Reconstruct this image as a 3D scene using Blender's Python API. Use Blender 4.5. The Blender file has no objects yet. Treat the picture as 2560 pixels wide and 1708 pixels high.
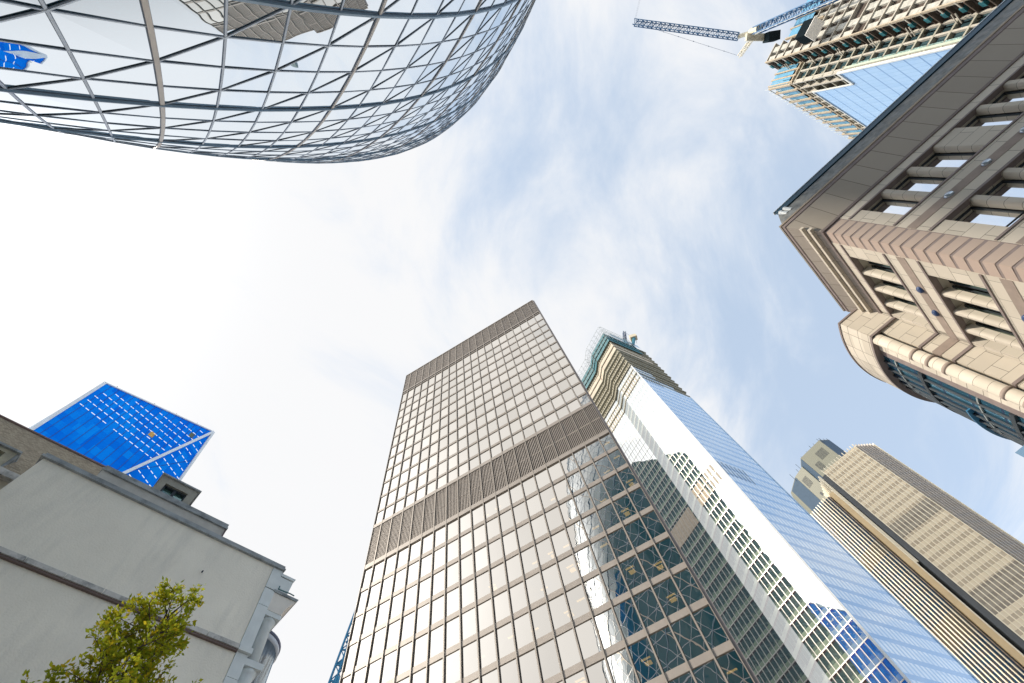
import bpy, math, random
from mathutils import Vector, Matrix
R = math.radians
sc = bpy.context.scene
col = sc.collection
CZ = 1.6                                   # eye height; all "h" below are metres above the eye

# ---------------------------------------------------------------- camera
cam_d = bpy.data.cameras.new('camera'); cam = bpy.data.objects.new('camera', cam_d); col.objects.link(cam)
cam_d.sensor_width = 36.0; cam_d.lens = 36.0 * 1177 / 2560; cam_d.clip_end = 6000; cam_d.clip_start = 0.1
rx = Vector((0.949001, 0.292704, -0.117137)); dn = Vector((-0.315272, 0.881068, -0.352593)); fw = Vector((0, 0.371541, 0.928416))
cam.matrix_world = Matrix(((rx.x, -dn.x, -fw.x, 0), (rx.y, -dn.y, -fw.y, 0), (rx.z, -dn.z, -fw.z, CZ), (0, 0, 0, 1)))
sc.camera = cam

# ---------------------------------------------------------------- sun and sky
SAZ = Vector((-0.93, -0.36, 0)).normalized(); SEL = R(38)
sd = bpy.data.lights.new('sun', 'SUN'); sd.energy = 4.0; sd.angle = R(3.0); sd.color = (1.0, 0.90, 0.76)
sun = bpy.data.objects.new('sun', sd); col.objects.link(sun)
sv = Vector((SAZ.x * math.cos(SEL), SAZ.y * math.cos(SEL), math.sin(SEL)))
sun.rotation_euler = sv.to_track_quat('Z', 'Y').to_euler()
w = bpy.data.worlds.new("World"); sc.world = w; w.use_nodes = True
nt = w.node_tree; nt.nodes.clear()
def N(nt, t, **k):
    n = nt.nodes.new(t)
    for a, b in k.items():
        if a[0] == '_':
            n.inputs[int(a[1:]) if a[1:].isdigit() else a[1:]].default_value = b
        else: setattr(n, a, b)
    return n
def mth(nt, op, a, b=None, c=None, clamp=False):
    n = nt.nodes.new('ShaderNodeMath'); n.operation = op; n.use_clamp = clamp
    for i, v in enumerate((a, b, c)):
        if v is None: continue
        if isinstance(v, (int, float)): n.inputs[i].default_value = v
        else: nt.links.new(v, n.inputs[i])
    return n.outputs[0]
sky = N(nt, 'ShaderNodeTexSky', sky_type='NISHITA', sun_disc=False, sun_elevation=SEL, sun_rotation=math.atan2(SAZ.x, SAZ.y))
sky.air_density = 1.0; sky.dust_density = 0.6; sky.ozone_density = 1.6
bg1 = N(nt, 'ShaderNodeBackground', _Strength=0.15); nt.links.new(sky.outputs[0], bg1.inputs[0])
tc = N(nt, 'ShaderNodeTexCoord'); sx = N(nt, 'ShaderNodeSeparateXYZ'); nt.links.new(tc.outputs['Generated'], sx.inputs[0])
zz = mth(nt, 'ADD', mth(nt, 'MAXIMUM', sx.outputs[2], 0.0), 0.12)
px = mth(nt, 'DIVIDE', sx.outputs[0], zz); py = mth(nt, 'DIVIDE', sx.outputs[1], zz)
cx = N(nt, 'ShaderNodeCombineXYZ'); nt.links.new(px, cx.inputs[0]); nt.links.new(py, cx.inputs[1])
mp = N(nt, 'ShaderNodeMapping'); nt.links.new(cx.outputs[0], mp.inputs[0])
mp.inputs['Rotation'].default_value = (0, 0, R(58)); mp.inputs['Scale'].default_value = (1.0, 0.62, 1)
mp.inputs['Location'].default_value = (3.3, 1.7, 0)
n1 = N(nt, 'ShaderNodeTexNoise', _Scale=2.6, _Detail=10.0, _Roughness=0.60, _Distortion=0.6); nt.links.new(mp.outputs[0], n1.inputs[0])
n2 = N(nt, 'ShaderNodeTexNoise', _Scale=0.9, _Detail=3.0, _Roughness=0.5); nt.links.new(cx.outputs[0], n2.inputs[0])
f = mth(nt, 'ADD', mth(nt, 'MULTIPLY', n1.outputs[0], 1.45), mth(nt, 'MULTIPLY', n2.outputs[0], 0.36))
# the cloud sheet is thicker towards -x (the side of the sun), broken towards +x
bias = mth(nt, 'MULTIPLY', mth(nt, 'MAXIMUM', mth(nt, 'MINIMUM', mth(nt, 'ADD', px, mth(nt, 'MULTIPLY', py, -0.10)), 0.60), -0.80), -0.37)
f = mth(nt, 'ADD', f, bias)
mr = N(nt, 'ShaderNodeMapRange', _1=0.52, _2=1.04, _3=0.0, _4=1.0, interpolation_type='SMOOTHSTEP'); nt.links.new(f, mr.inputs[0])
cf = mth(nt, 'ADD', mth(nt, 'MULTIPLY', mr.outputs[0], 0.36), 0.64, clamp=True)
cl = N(nt, 'ShaderNodeMix', data_type='RGBA'); cl.inputs[6].default_value = (0.76, 0.905, 1.085, 1); cl.inputs[7].default_value = (0.985, 0.988, 1.0, 1)
nt.links.new(mr.outputs[0], cl.inputs[0])
bg2 = N(nt, 'ShaderNodeBackground'); nt.links.new(cl.outputs[2], bg2.inputs[0])
# cloud glow near the sun and unseen low band, added to brighten shaded walls
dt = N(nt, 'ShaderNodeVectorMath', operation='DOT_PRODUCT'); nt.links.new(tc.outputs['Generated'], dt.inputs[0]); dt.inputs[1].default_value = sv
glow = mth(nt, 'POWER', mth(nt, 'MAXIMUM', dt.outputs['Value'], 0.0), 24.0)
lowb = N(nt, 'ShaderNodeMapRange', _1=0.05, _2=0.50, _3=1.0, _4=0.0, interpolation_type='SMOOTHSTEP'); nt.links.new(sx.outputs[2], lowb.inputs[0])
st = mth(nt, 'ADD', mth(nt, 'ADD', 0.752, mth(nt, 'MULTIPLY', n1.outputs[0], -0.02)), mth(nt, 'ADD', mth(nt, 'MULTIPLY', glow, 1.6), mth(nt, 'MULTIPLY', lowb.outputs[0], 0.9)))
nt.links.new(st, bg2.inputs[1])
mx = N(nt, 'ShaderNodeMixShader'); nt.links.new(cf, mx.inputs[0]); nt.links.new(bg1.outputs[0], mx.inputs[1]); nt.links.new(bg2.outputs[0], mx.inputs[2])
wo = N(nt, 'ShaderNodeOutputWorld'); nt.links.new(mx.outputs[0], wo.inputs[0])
sc.view_settings.view_transform = 'Standard'; sc.view_settings.look = 'None'; sc.view_settings.exposure = 0.38; sc.view_settings.gamma = 1
sc.render.engine = 'CYCLES'
sc.cycles.max_bounces = 8; sc.cycles.transparent_max_bounces = 12; sc.cycles.glossy_bounces = 4

# ---------------------------------------------------------------- materials
def new_mat(name):
    m = bpy.data.materials.new(name); m.use_nodes = True; nt = m.node_tree; nt.nodes.clear()
    o = N(nt, 'ShaderNodeOutputMaterial'); return m, nt, o
def surf(name, c, rough=0.6, metal=0.0, var=0.10, scale=0.6, bump=0.0, bscale=20, stain=None, spec=0.4):
    """painted / stone / metal surface with soft mottling and optional stains"""
    m, nt, o = new_mat(name)
    b = N(nt, 'ShaderNodeBsdfPrincipled', _Roughness=rough, _Metallic=metal); b.inputs['Specular IOR Level'].default_value = spec
    tc = N(nt, 'ShaderNodeNewGeometry')
    n = N(nt, 'ShaderNodeTexNoise', _Scale=scale, _Detail=6.0, _Roughness=0.65); nt.links.new(tc.outputs['Position'], n.inputs[0])
    mr = N(nt, 'ShaderNodeMapRange', _1=0.3, _2=0.7, _3=1 - var, _4=1 + var); nt.links.new(n.outputs[0], mr.inputs[0])
    mix = N(nt, 'ShaderNodeVectorMath', operation='SCALE'); mix.inputs[0].default_value = c; nt.links.new(mr.outputs[0], mix.inputs['Scale'])
    out = mix.outputs[0]
    if stain:
        mp = N(nt, 'ShaderNodeMapping'); mp.inputs['Scale'].default_value = stain[2] if len(stain) > 2 else (1, 1, 0.25); nt.links.new(tc.outputs['Position'], mp.inputs[0])
        n2 = N(nt, 'ShaderNodeTexNoise', _Scale=stain[1], _Detail=5.0, _Roughness=0.7); nt.links.new(mp.outputs[0], n2.inputs[0])
        m2 = N(nt, 'ShaderNodeMapRange', _1=0.48, _2=0.72, _3=0.0, _4=0.8); nt.links.new(n2.outputs[0], m2.inputs[0])
        mm = N(nt, 'ShaderNodeMix', data_type='RGBA'); nt.links.new(m2.outputs[0], mm.inputs[0]); nt.links.new(out, mm.inputs[6]); mm.inputs[7].default_value = (*stain[0], 1)
        out = mm.outputs[2]
    nt.links.new(out, b.inputs['Base Color'])
    if bump:
        nb = N(nt, 'ShaderNodeTexNoise', _Scale=bscale, _Detail=4.0); nt.links.new(tc.outputs['Position'], nb.inputs[0])
        bp = N(nt, 'ShaderNodeBump', _Strength=bump, _Distance=0.05); nt.links.new(nb.outputs[0], bp.inputs['Height']); nt.links.new(bp.outputs[0], b.inputs['Normal'])
    nt.links.new(b.outputs[0], o.inputs[0]); return m
def coords(nt, ang, pos=None):
    """horizontal coordinate along direction ang (deg), and height above eye"""
    g = N(nt, 'ShaderNodeNewGeometry'); s = N(nt, 'ShaderNodeSeparateXYZ'); nt.links.new(g.outputs['Position'], s.inputs[0])
    u = mth(nt, 'ADD', mth(nt, 'MULTIPLY', s.outputs[0], math.cos(R(ang))), mth(nt, 'MULTIPLY', s.outputs[1], math.sin(R(ang))))
    return g, u, mth(nt, 'SUBTRACT', s.outputs[2], CZ)
def band(nt, v, pitch, off, a, b, soft=0.0):
    """1 where fract((v-off)/pitch) is between a and b"""
    fr = mth(nt, 'FRACT', mth(nt, 'DIVIDE', mth(nt, 'SUBTRACT', v, off), pitch))
    return mth(nt, 'MULTIPLY', mth(nt, 'GREATER_THAN', fr, a), mth(nt, 'LESS_THAN', fr, b))
def rgbmix(nt, fac, a, b):
    m = N(nt, 'ShaderNodeMix', data_type='RGBA')
    for i, v in ((6, a), (7, b)):
        if isinstance(v, tuple): m.inputs[i].default_value = (*v, 1) if len(v) == 3 else v
        else: nt.links.new(v, m.inputs[i])
    if isinstance(fac, (int, float)): m.inputs[0].default_value = fac
    else: nt.links.new(fac, m.inputs[0])
    return m.outputs[2]
def cellrand(nt, u, pu, v, pv, seed=0.0):
    c = N(nt, 'ShaderNodeCombineXYZ'); nt.links.new(mth(nt, 'FLOOR', mth(nt, 'DIVIDE', u, pu)), c.inputs[0]); nt.links.new(mth(nt, 'FLOOR', mth(nt, 'DIVIDE', v, pv)), c.inputs[1]); c.inputs[2].default_value = seed
    wn = N(nt, 'ShaderNodeTexWhiteNoise'); nt.links.new(c.outputs[0], wn.inputs[0]); return wn.outputs['Value']
def glossmix(nt, o, base_sh, tint, f0, power=3.0, rough=0.015, bump=0.0, bscale=0.25, maxf=1.0, bdist=0.02, curve=None, cell=None):
    g = N(nt, 'ShaderNodeNewGeometry')
    gl = N(nt, 'ShaderNodeBsdfGlossy', _Roughness=rough); gl.inputs[0].default_value = (*tint, 1)
    lw = N(nt, 'ShaderNodeLayerWeight', _Blend=0.5)
    fac = mth(nt, 'MINIMUM', mth(nt, 'ADD', mth(nt, 'MULTIPLY', mth(nt, 'POWER', lw.outputs['Facing'], power), 1 - f0), f0), maxf)
    if cell:
        _, cu, cv = coords(nt, cell[0]); cr_ = cellrand(nt, mth(nt, 'SUBTRACT', cu, cell[3]), cell[1], mth(nt, 'SUBTRACT', cv, cell[4]), cell[2], 6.)
        nt.links.new(rgbmix(nt, cr_, tuple(x * cell[5] for x in tint), tint), gl.inputs[0])
    if curve:
        cm = N(nt, 'ShaderNodeMapRange', _1=curve[0], _2=curve[1], _3=curve[2], _4=curve[3], interpolation_type='SMOOTHSTEP'); nt.links.new(lw.outputs['Facing'], cm.inputs[0]); fac = cm.outputs[0]
    if bump:
        nb = N(nt, 'ShaderNodeTexNoise', _Scale=bscale, _Detail=2.0); nt.links.new(g.outputs['Position'], nb.inputs[0])
        bp = N(nt, 'ShaderNodeBump', _Strength=bump, _Distance=bdist); nt.links.new(nb.outputs[0], bp.inputs['Height']); nt.links.new(bp.outputs[0], gl.inputs['Normal'])
    ms = N(nt, 'ShaderNodeMixShader'); nt.links.new(fac, ms.inputs[0]); nt.links.new(base_sh, ms.inputs[1]); nt.links.new(gl.outputs[0], ms.inputs[2])
    nt.links.new(ms.outputs[0], o.inputs[0])
def glass_opaque(name, c, tint, f0, power=3.0, rough=0.015, bump=0.0, bscale=0.25, maxf=1.0, var=0.0, curve=None):
    m, nt, o = new_mat(name); d = N(nt, 'ShaderNodeBsdfDiffuse'); d.inputs[0].default_value = (*c, 1)
    glossmix(nt, o, d.outputs[0], tint, f0, power, rough, bump, bscale, maxf, .02, curve); return m
def glass_clear(name, tr, tint, f0, power=3.0, rough=0.01, bump=0.0, bscale=0.25, cell=None):
    m, nt, o = new_mat(name); d = N(nt, 'ShaderNodeBsdfTransparent'); d.inputs[0].default_value = (*tr, 1)
    glossmix(nt, o, d.outputs[0], tint, f0, power, rough, bump, bscale, cell=cell); return m
def emit(name, c, s):
    m, nt, o = new_mat(name); e = N(nt, 'ShaderNodeEmission', _Strength=s); e.inputs[0].default_value = (*c, 1); nt.links.new(e.outputs[0], o.inputs[0]); return m

M = {}
M['asphalt'] = surf('asphalt', (0.05, 0.05, 0.052), 0.9, bump=0.3, bscale=60)
M['paving'] = surf('paving', (0.26, 0.25, 0.23), 0.85, bump=0.2, bscale=30)
M['ground'] = surf('ground_sheet', (0.30, 0.295, 0.285), 0.9, scale=0.05)

# ---------------------------------------------------------------- mesh helpers
class MB:
    def __init__(s): s.v = []; s.f = []
    def quad(s, a, b, c, d):
        i = len(s.v); s.v += [tuple(a), tuple(b), tuple(c), tuple(d)]; s.f.append((i, i + 1, i + 2, i + 3))
    def tri(s, a, b, c):
        i = len(s.v); s.v += [tuple(a), tuple(b), tuple(c)]; s.f.append((i, i + 1, i + 2))
    def hexa(s, p):                         # 8 points: bottom ring 0-3, top ring 4-7
        i = len(s.v); s.v += [tuple(q) for q in p]
        s.f += [(i, i+3, i+2, i+1), (i+4, i+5, i+6, i+7), (i, i+1, i+5, i+4), (i+1, i+2, i+6, i+5), (i+2, i+3, i+7, i+6), (i+3, i, i+4, i+7)]
    def bar(s, P, Q, N_, w, d, off=0.0):     # bar on a surface, N_ outward, w wide, d deep
        P, Q = Vector(P), Vector(Q); t = (Q - P).normalized(); n = Vector(N_); n = (n - t * n.dot(t)).normalized(); b = t.cross(n) * (w / 2)
        a0 = n * off; a1 = n * (off + d)
        s.hexa([P - b + a0, P + b + a0, P + b + a1, P - b + a1, Q - b + a0, Q + b + a0, Q + b + a1, Q - b + a1])
    def rod(s, P, Q, r, n=5, r2=None):
        P, Q = Vector(P), Vector(Q); t = (Q - P); t.normalize(); a = t.orthogonal().normalized(); b = t.cross(a); r2 = r if r2 is None else r2
        i = len(s.v)
        for k in range(n):
            c = a * math.cos(2 * math.pi * k / n) + b * math.sin(2 * math.pi * k / n)
            s.v += [tuple(P + c * r), tuple(Q + c * r2)]
        for k in range(n):
            k2 = (k + 1) % n; s.f.append((i + 2 * k, i + 2 * k2, i + 2 * k2 + 1, i + 2 * k + 1))
        s.f.append(tuple(i + 2 * k for k in reversed(range(n)))); s.f.append(tuple(i + 2 * k + 1 for k in range(n)))
    def prism(s, pts, h0, h1):               # plan polygon, heights above eye
        i = len(s.v); n = len(pts)
        s.v += [(p[0], p[1], h0 + CZ) for p in pts] + [(p[0], p[1], h1 + CZ) for p in pts]
        for k in range(n): k2 = (k + 1) % n; s.f.append((i + k, i + k2, i + n + k2, i + n + k))
        s.f.append(tuple(i + n + k for k in range(n))); s.f.append(tuple(i + k for k in reversed(range(n))))
    def lathe(s, c, prof, n=16):
        i = len(s.v)
        for r, z in prof:
            for k in range(n): a = 2 * math.pi * k / n; s.v.append((c[0] + r * math.cos(a), c[1] + r * math.sin(a), z + CZ))
        for j in range(len(prof) - 1):
            for k in range(n):
                k2 = (k + 1) % n; s.f.append((i + j * n + k, i + j * n + k2, i + (j + 1) * n + k2, i + (j + 1) * n + k))
        s.f.append(tuple(i + k for k in reversed(range(n)))); s.f.append(tuple(i + (len(prof) - 1) * n + k for k in range(n)))
    def lattice(s, P, Q, wd, n, r, up=(0, 0, 1), r2=None):
        P, Q = Vector(P), Vector(Q); t = (Q - P).normalized(); u = Vector(up); a = (u - t * u.dot(t)).normalized() * wd / 2; b = t.cross(a).normalized() * wd / 2
        cs = [a + b, a - b, -a - b, -a + b]; r2 = r2 or r * 0.55
        for c in cs: s.rod(P + c, Q + c, r, 4)
        for k in range(n):
            p0 = P.lerp(Q, k / n); p1 = P.lerp(Q, (k + 1) / n); pm = P.lerp(Q, (k + .5) / n)
            for j in range(4):
                c0, c1 = cs[j], cs[(j + 1) % 4]
                s.rod(p0 + c0, pm + c1, r2, 3); s.rod(pm + c1, p1 + c0, r2, 3)
                if k % 2 == 0: s.rod(p0 + c0, p0 + c1, r2, 3)
    def build(s, name, mat, parent=None, smooth=False):
        me = bpy.data.meshes.new(name); me.from_pydata(s.v, [], s.f); me.materials.append(mat)
        if smooth: me.polygons.foreach_set('use_smooth', [True] * len(me.polygons))
        me.update(); o = bpy.data.objects.new(name, me); col.objects.link(o)
        if parent: o.parent = parent; o.matrix_parent_inverse = parent.matrix_world.inverted()
        return o
def tag(o, label=None, cat=None, group=None, kind=None):
    if label: o['label'] = label
    if cat: o['category'] = cat
    if group: o['group'] = group
    if kind: o['kind'] = kind
    return o
def thing(name, loc, label, cat, group=None):
    o = bpy.data.objects.new(name, None); col.objects.link(o); o.location = loc; o.empty_display_size = 1
    bpy.context.view_layer.update(); return tag(o, label, cat, group)
class Fr:
    """facade frame: s along, o outward, h above eye"""
    def __init__(f, P, ang, out=None):
        f.P = Vector((P[0], P[1])); f.e = Vector((math.cos(R(ang)), math.sin(R(ang)))); n = Vector((-f.e.y, f.e.x))
        ref = -f.P if out is None else Vector(out)
        f.n = n if n.dot(ref) > 0 else -n
        f.N = Vector((f.n.x, f.n.y, 0)); f.E = Vector((f.e.x, f.e.y, 0))
    def p(f, s, o, h): q = f.P + f.e * s + f.n * o; return Vector((q.x, q.y, h + CZ))
    def xy(f, s, o): q = f.P + f.e * s + f.n * o; return (q.x, q.y)
    def box(f, mb, s0, s1, o0, o1, h0, h1):
        mb.hexa([f.p(s0, o0, h0), f.p(s1, o0, h0), f.p(s1, o1, h0), f.p(s0, o1, h0), f.p(s0, o0, h1), f.p(s1, o0, h1), f.p(s1, o1, h1), f.p(s0, o1, h1)])
    def quad(f, mb, s0, s1, o, h0, h1, jit=0.0, rnd=random):
        j = [rnd.uniform(-jit, jit) for _ in range(3)]
        mb.quad(f.p(s0, o, h0), f.p(s1, o + j[0], h0), f.p(s1, o + j[0] + j[1], h1), f.p(s0, o + j[1], h1))
G = -CZ                                    # ground level in h
rnd = random.Random(7)

# ---------------------------------------------------------------- ground
mb = MB(); mb.quad((-900, -900, 0), (900, -900, 0), (900, 900, 0), (-900, 900, 0)); tag(mb.build('ground', M['ground']), kind='structure')
mb = MB()
mb.hexa([(-70, -3.3, -.1), (-6, 3.0, -.1), (-9, 6.5, -.1), (-75, 2, -.1), (-70, -3.3, .004), (-6, 3, .004), (-9, 6.5, .004), (-75, 2, .004)])
mb.hexa([(-6, 3.0, -.1), (60, -26, -.1), (62, -21, -.1), (-5, 9, -.1), (-6, 3.0, .004), (60, -26, .004), (62, -21, .004), (-5, 9, .004)])
tag(mb.build('road', M['asphalt']), kind='structure')
mb = MB(); mb.hexa([(-5, -4, 0), (4, -5, 0), (8, 1.5, 0), (-4, 2.6, 0), (-5, -4, .12), (4, -5, .12), (8, 1.5, .12), (-4, 2.6, .12)])
tag(mb.build('pavement', M['paving']), kind='structure')

# ================================================================= curved diagrid tower
GX, GY = -7.109, -32.105
PR = [(-1.6, 24.1), (2, 24.68), (6, 25.27), (10, 25.76), (14, 26.18), (18, 26.53), (22, 26.84), (26, 27.14), (30, 27.42), (34, 27.70), (38, 27.93), (44, 28.2),
      (50, 28.40), (56, 28.52), (64, 28.60), (74, 28.55), (84, 28.25), (94, 27.6), (104, 26.5), (114, 25.0), (124, 23.0), (134, 20.6), (144, 17.6), (154, 13.8), (164, 9.0), (172, 4.6), (177, 1.2), (178.4, .1)]
def gr(h):
    for (a, ra), (b, rb) in zip(PR, PR[1:]):
        if h <= b: return ra + (rb - ra) * (h - a) / (b - a)
    return 0.1
def gh(S): return 12.153 + 2.0314 * S
def gang(m): return R(89.15 - 2.5 * m)
def gp(S, m, o=0.0):
    h = gh(S); r = gr(h) + o; a = gang(m); return Vector((GX + r * math.cos(a), GY + r * math.sin(a), h + CZ))
def gn(S, m): a = gang(m); return Vector((math.cos(a), math.sin(a), 0.05))
S0, S1 = -6, 79
gt = thing('glass_tower', (GX, GY, 0), 'giant rounded glass tower with diamond steel grid, at the top left', 'tower')
M['g_glass'] = glass_opaque('curved_tower_glass', (0.028, 0.11, 0.15), (0.90, 0.955, 1.0), 0.10, 0.85, 0.006, 0.30, .5, curve=(.38, .68, .05, .93))
M['g_glass_dark'] = glass_opaque('curved_tower_dark_glass', (0.02, 0.04, 0.06), (0.70, 0.78, 0.88), 0.42, 2.6, 0.006)
M['g_bar'] = surf('curved_tower_bar', (0.50, 0.57, 0.66), 0.45, 0.2)
M['g_gasket'] = surf('curved_tower_gasket', (0.15, 0.20, 0.27), 0.5)
M['g_rib'] = surf('curved_tower_bronze_rib', (0.55, 0.51, 0.47), 0.5, 0.1)
M['g_fin'] = surf('curved_tower_steel_fin', (0.20, 0.30, 0.40), 0.45, 0.1)
gl = MB(); gl2 = MB(); bars = MB(); gask = MB(); hb = MB(); rib = {}; fin = {}
for S in range(S0, S1):
    for m in range(-72, 72):
        if (S + m) % 2: continue
        a = (S + m) // 2; L = (S - m) // 2
        A, Bq, C, D = gp(S, m), gp(S + 1, m + 1), gp(S + 2, m), gp(S + 1, m - 1)   # bottom, (a+1), top, (L+1)
        j = rnd.uniform(-.010, .010); k = rnd.uniform(-.010, .010); nn = gn(S, m)
        tgt = gl
        if (S + 1) % 2 == 0 or S + 2 > S1:
            tgt.quad(A + nn * j, Bq + nn * k, C - nn * j, D - nn * k)
        else:
            tgt.tri(A + nn * j, Bq + nn * k, D - nn * k); tgt.tri(Bq + nn * j, C + nn * k, D - nn * j)
        n2 = gn(S, m)
        for (P, Q, fam, idx) in ((A, Bq, 'a', L), (A, D, 'l', a)):
            # edge A->B is the line of constant L; edge A->D is the line of constant a
            if fam == 'a':
                thick = idx % 4 == 0; store = fin
            else:
                thick = (idx - 1) % 4 == 0; store = rib
            if thick:
                key = idx % 72
                q = store.setdefault(key, MB())
                if fam == 'a': q.bar(P, Q, n2, .13, .10, .0); gask.bar(P, Q, n2, .20, .02, .0)
                else: q.bar(P, Q, n2, .15, .06, .0); gask.bar(P, Q, n2, .20, .02, .0)
            else:
                gask.bar(P, Q, n2, .105, .018, 0); bars.bar(P, Q, n2, .070, .030, 0)
        if S % 2:                              # floor lines at the nodes of odd levels: A is on level S
            E2 = gp(S, m + 2)
            gask.bar(A, E2, n2, .17, .018, 0); hb.bar(A, E2, n2, .09, .035, 0)
gl.build('glass_skin', M['g_glass'], gt)
tag(gask.build('gasket', M['g_gasket'], gt), kind='stuff'); tag(bars.build('glazing_bar', M['g_bar'], gt), kind='stuff'); tag(hb.build('floor_bar', M['g_bar'], gt), kind='stuff')
for k, q in sorted(rib.items()): q.build('bronze_rib', M['g_rib'], gt)
for k, q in sorted(fin.items()): q.build('steel_fin', M['g_fin'], gt)
mb = MB(); mb.lathe((GX, GY), [(gr(h) - .5, h) for h in (-1.55, 10, 30, 50, 80, 110, 140, 165, 176)], 48); mb.build('inner_wall', surf('inner_dark', (.03, .04, .05)), gt)
mb = MB(); mb.lathe((GX, GY), [(gr(gh(S1 - 1)) + .1, gh(S1 - 1)), (4.0, 174.5), (1.5, 177.5), (.1, 178.6)], 36); mb.build('roof_dome', M['g_glass'], gt, True)

# ================================================================= central bronze office tower
FA = Fr((38 * .2299 - 39.0 * .97321 - .0, 38 * .97321 + 39.0 * .2299), -13.29)     # s from the left end (0) to the right end (38.6)
W = 38.6
ot = thing('office_tower', (*FA.xy(W / 2, -19), 0), 'flat bronze framed office tower with cream reflecting panes and two louvred bands, in the centre', 'tower')
M['br_beam'] = surf('bronze_beam', (0.30, 0.268, 0.24), 0.5, 0.1, 0.08, 1.5)
M['br_mull'] = surf('bronze_mullion', (0.30, 0.268, 0.235), 0.45, 0.1, 0.06, 1.5)
M['br_dark'] = surf('bronze_dark_joint', (0.035, 0.03, 0.028), 0.6)  # near-black material for joints, louvre backs, roof and cradle platform
M['br_fin'] = surf('louvre_blade', (0.36, 0.32, 0.285), 0.5, 0.1, 0.08, 2)
M['br_glass'] = glass_clear('bronze_tower_glass', (0.50, 0.50, 0.48), (1.0, 0.945, 0.86), 0.77, 1.9, 0.008, 0.5, 0.35, cell=(-13.29, 1.965, 3.69, FA.P.x * FA.e.x + FA.P.y * FA.e.y + 1.58, 63.3 - 36.9, .86))
M['ceil'] = surf('office_ceiling', (0.10, 0.12, 0.13), 0.8, var=.2, scale=.3)
M['core'] = surf('office_core', (0.05, 0.055, 0.06), 0.8)
M['lamp_y'] = emit('ceiling_lamp_warm', (1.0, 0.62, 0.15), 1.7)
bays = [0.0] + [1.58 + 1.965 * i for i in range(19)] + [W]
rows = [115.1, 105.3, 104.7]
z = 100.2
while z > 63.4: rows.append(z); z -= 3.69
rows += [63.4, 52.1]
low = []; z = 48.4
while z > G + 5: low.append(z); z -= 3.68
BT = .62
beams = MB(); mull = MB(); joint = MB()
FA.box(beams, 0, W, -.3, .12, 105.3, 105.75); FA.box(joint, 0.02, W - .02, -.35, .02, 104.55, 105.3); FA.box(beams, 0, W, -.3, .10, 104.3, 104.55)
hs = [100.2 - 3.69 * i for i in range(11)]
for h in hs: FA.box(beams, 0, W, -.3, .05, h - BT + .12, h)
FA.box(beams, 0, W, -.3, .14, 59.35, 60.05); FA.box(beams, 0, W, -.3, .14, 51.45, 52.2)
for h in low: FA.box(beams, 0, W, -.3, .05, h - BT, h)
FA.box(beams, 0, W, -.5, .18, 114.9, 115.15)
beams.build('floor_beam', M['br_beam'], ot)
for b in bays:
    q = MB(); FA.box(q, max(b - .065, 0), min(b + .065, W), -.3, .17, G, 115.1); q.build('mullion', M['br_mull'], ot)
    FA.box(joint, max(b - .105, -.01), min(b + .105, W + .01), -.32, .02, G, 104.3)
joint.build('joint', M['br_dark'], ot)
def louvres(h0, h1, nm):
    for i in range(len(bays) - 1):
        a, b = bays[i] + .12, bays[i + 1] - .12; n = 7 if b - a > 1.5 else 6
        q = MB()
        for k in range(n):
            s = a + (b - a) * (k + .5) / n; wd = (b - a) / n
            FA.box(q, s - wd * .18, s + wd * .18, -.02, .05, h0, h1)
        FA.box(q, a, b, -.18, -.14, (h0 + h1) / 2 - .1, (h0 + h1) / 2 + .1)
        tag(q.build('louvre_panel', M['br_fin'], ot))
louvres(105.75, 114.9, 't'); louvres(52.2, 59.35, 'm')
mb = MB(); FA.box(mb, .1, W - .1, -.6, -.22, 105.4, 114.6); mb.build('louvre_back', M['br_dark'], ot)
mb = MB(); FA.box(mb, .1, W - .1, -.6, -.22, 52.0, 59.5); mb.build('louvre_back', M['br_dark'], ot)
rws = []                                      # window rows: (bottom, top)
tops = [104.3] + [h - BT + .12 for h in hs]; bots = hs + [60.05]
rws += [(b, t) for b, t in zip(bots, tops)]
t0 = 51.45
for h in low: rws.append((h, t0)); t0 = h - BT
rws.append((G, t0))
wins = []
for (b, t) in rws:
    for i in range(len(bays) - 1): wins.append((b, t, bays[i] + .1, bays[i + 1] - .1, i))
wins.sort(key=lambda q: (q[0] > 2.0 and -q[0] / 0.9 or -999) * 1.0, reverse=True)   # lowest rows that are in the frame first
vis = [q for q in wins if 12 < q[0] < 32][:100]; vs = set(vis)
rest = MB()
for q in wins:
    b, t, a, c, i = q
    if q in vs:
        k = MB(); FA.quad(k, a, c, -.05, b, t, .010, rnd); k.build('window', M['br_glass'], ot)
    else: FA.quad(rest, a, c, -.05, b, t, .010, rnd)
tag(rest.build('window', M['br_glass'], ot), kind='stuff')
# inside: floor slabs, core, lamps
slabs = MB()
for (b, t) in rws: FA.box(slabs, .2, W - .2, -12, -.34, t - .02, t + .30)
slabs.build('ceiling', M['ceil'], ot)
mb = MB(); FA.box(mb, 3, W - 3, -30, -7, G, 112); mb.build('core_wall', M['core'], ot)
lm = MB(); lr = random.Random(3)
for (b, t) in rws[12:]:
    for i in range(len(bays) - 1):
        if lr.random() < .36:
            a = (bays[i] + bays[i + 1]) / 2 + lr.uniform(-.3, .3); o = -lr.uniform(.9, 2.6); FA.box(lm, a - .42, a + .42, o - .11, o + .11, t - .07, t - .03)
            if lr.random() < .2: FA.box(lm, a - .3, a + .3, o - .9, o - .35, t - .07, t - .03)
lm.build('ceiling_light', M['lamp_y'], ot)
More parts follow.
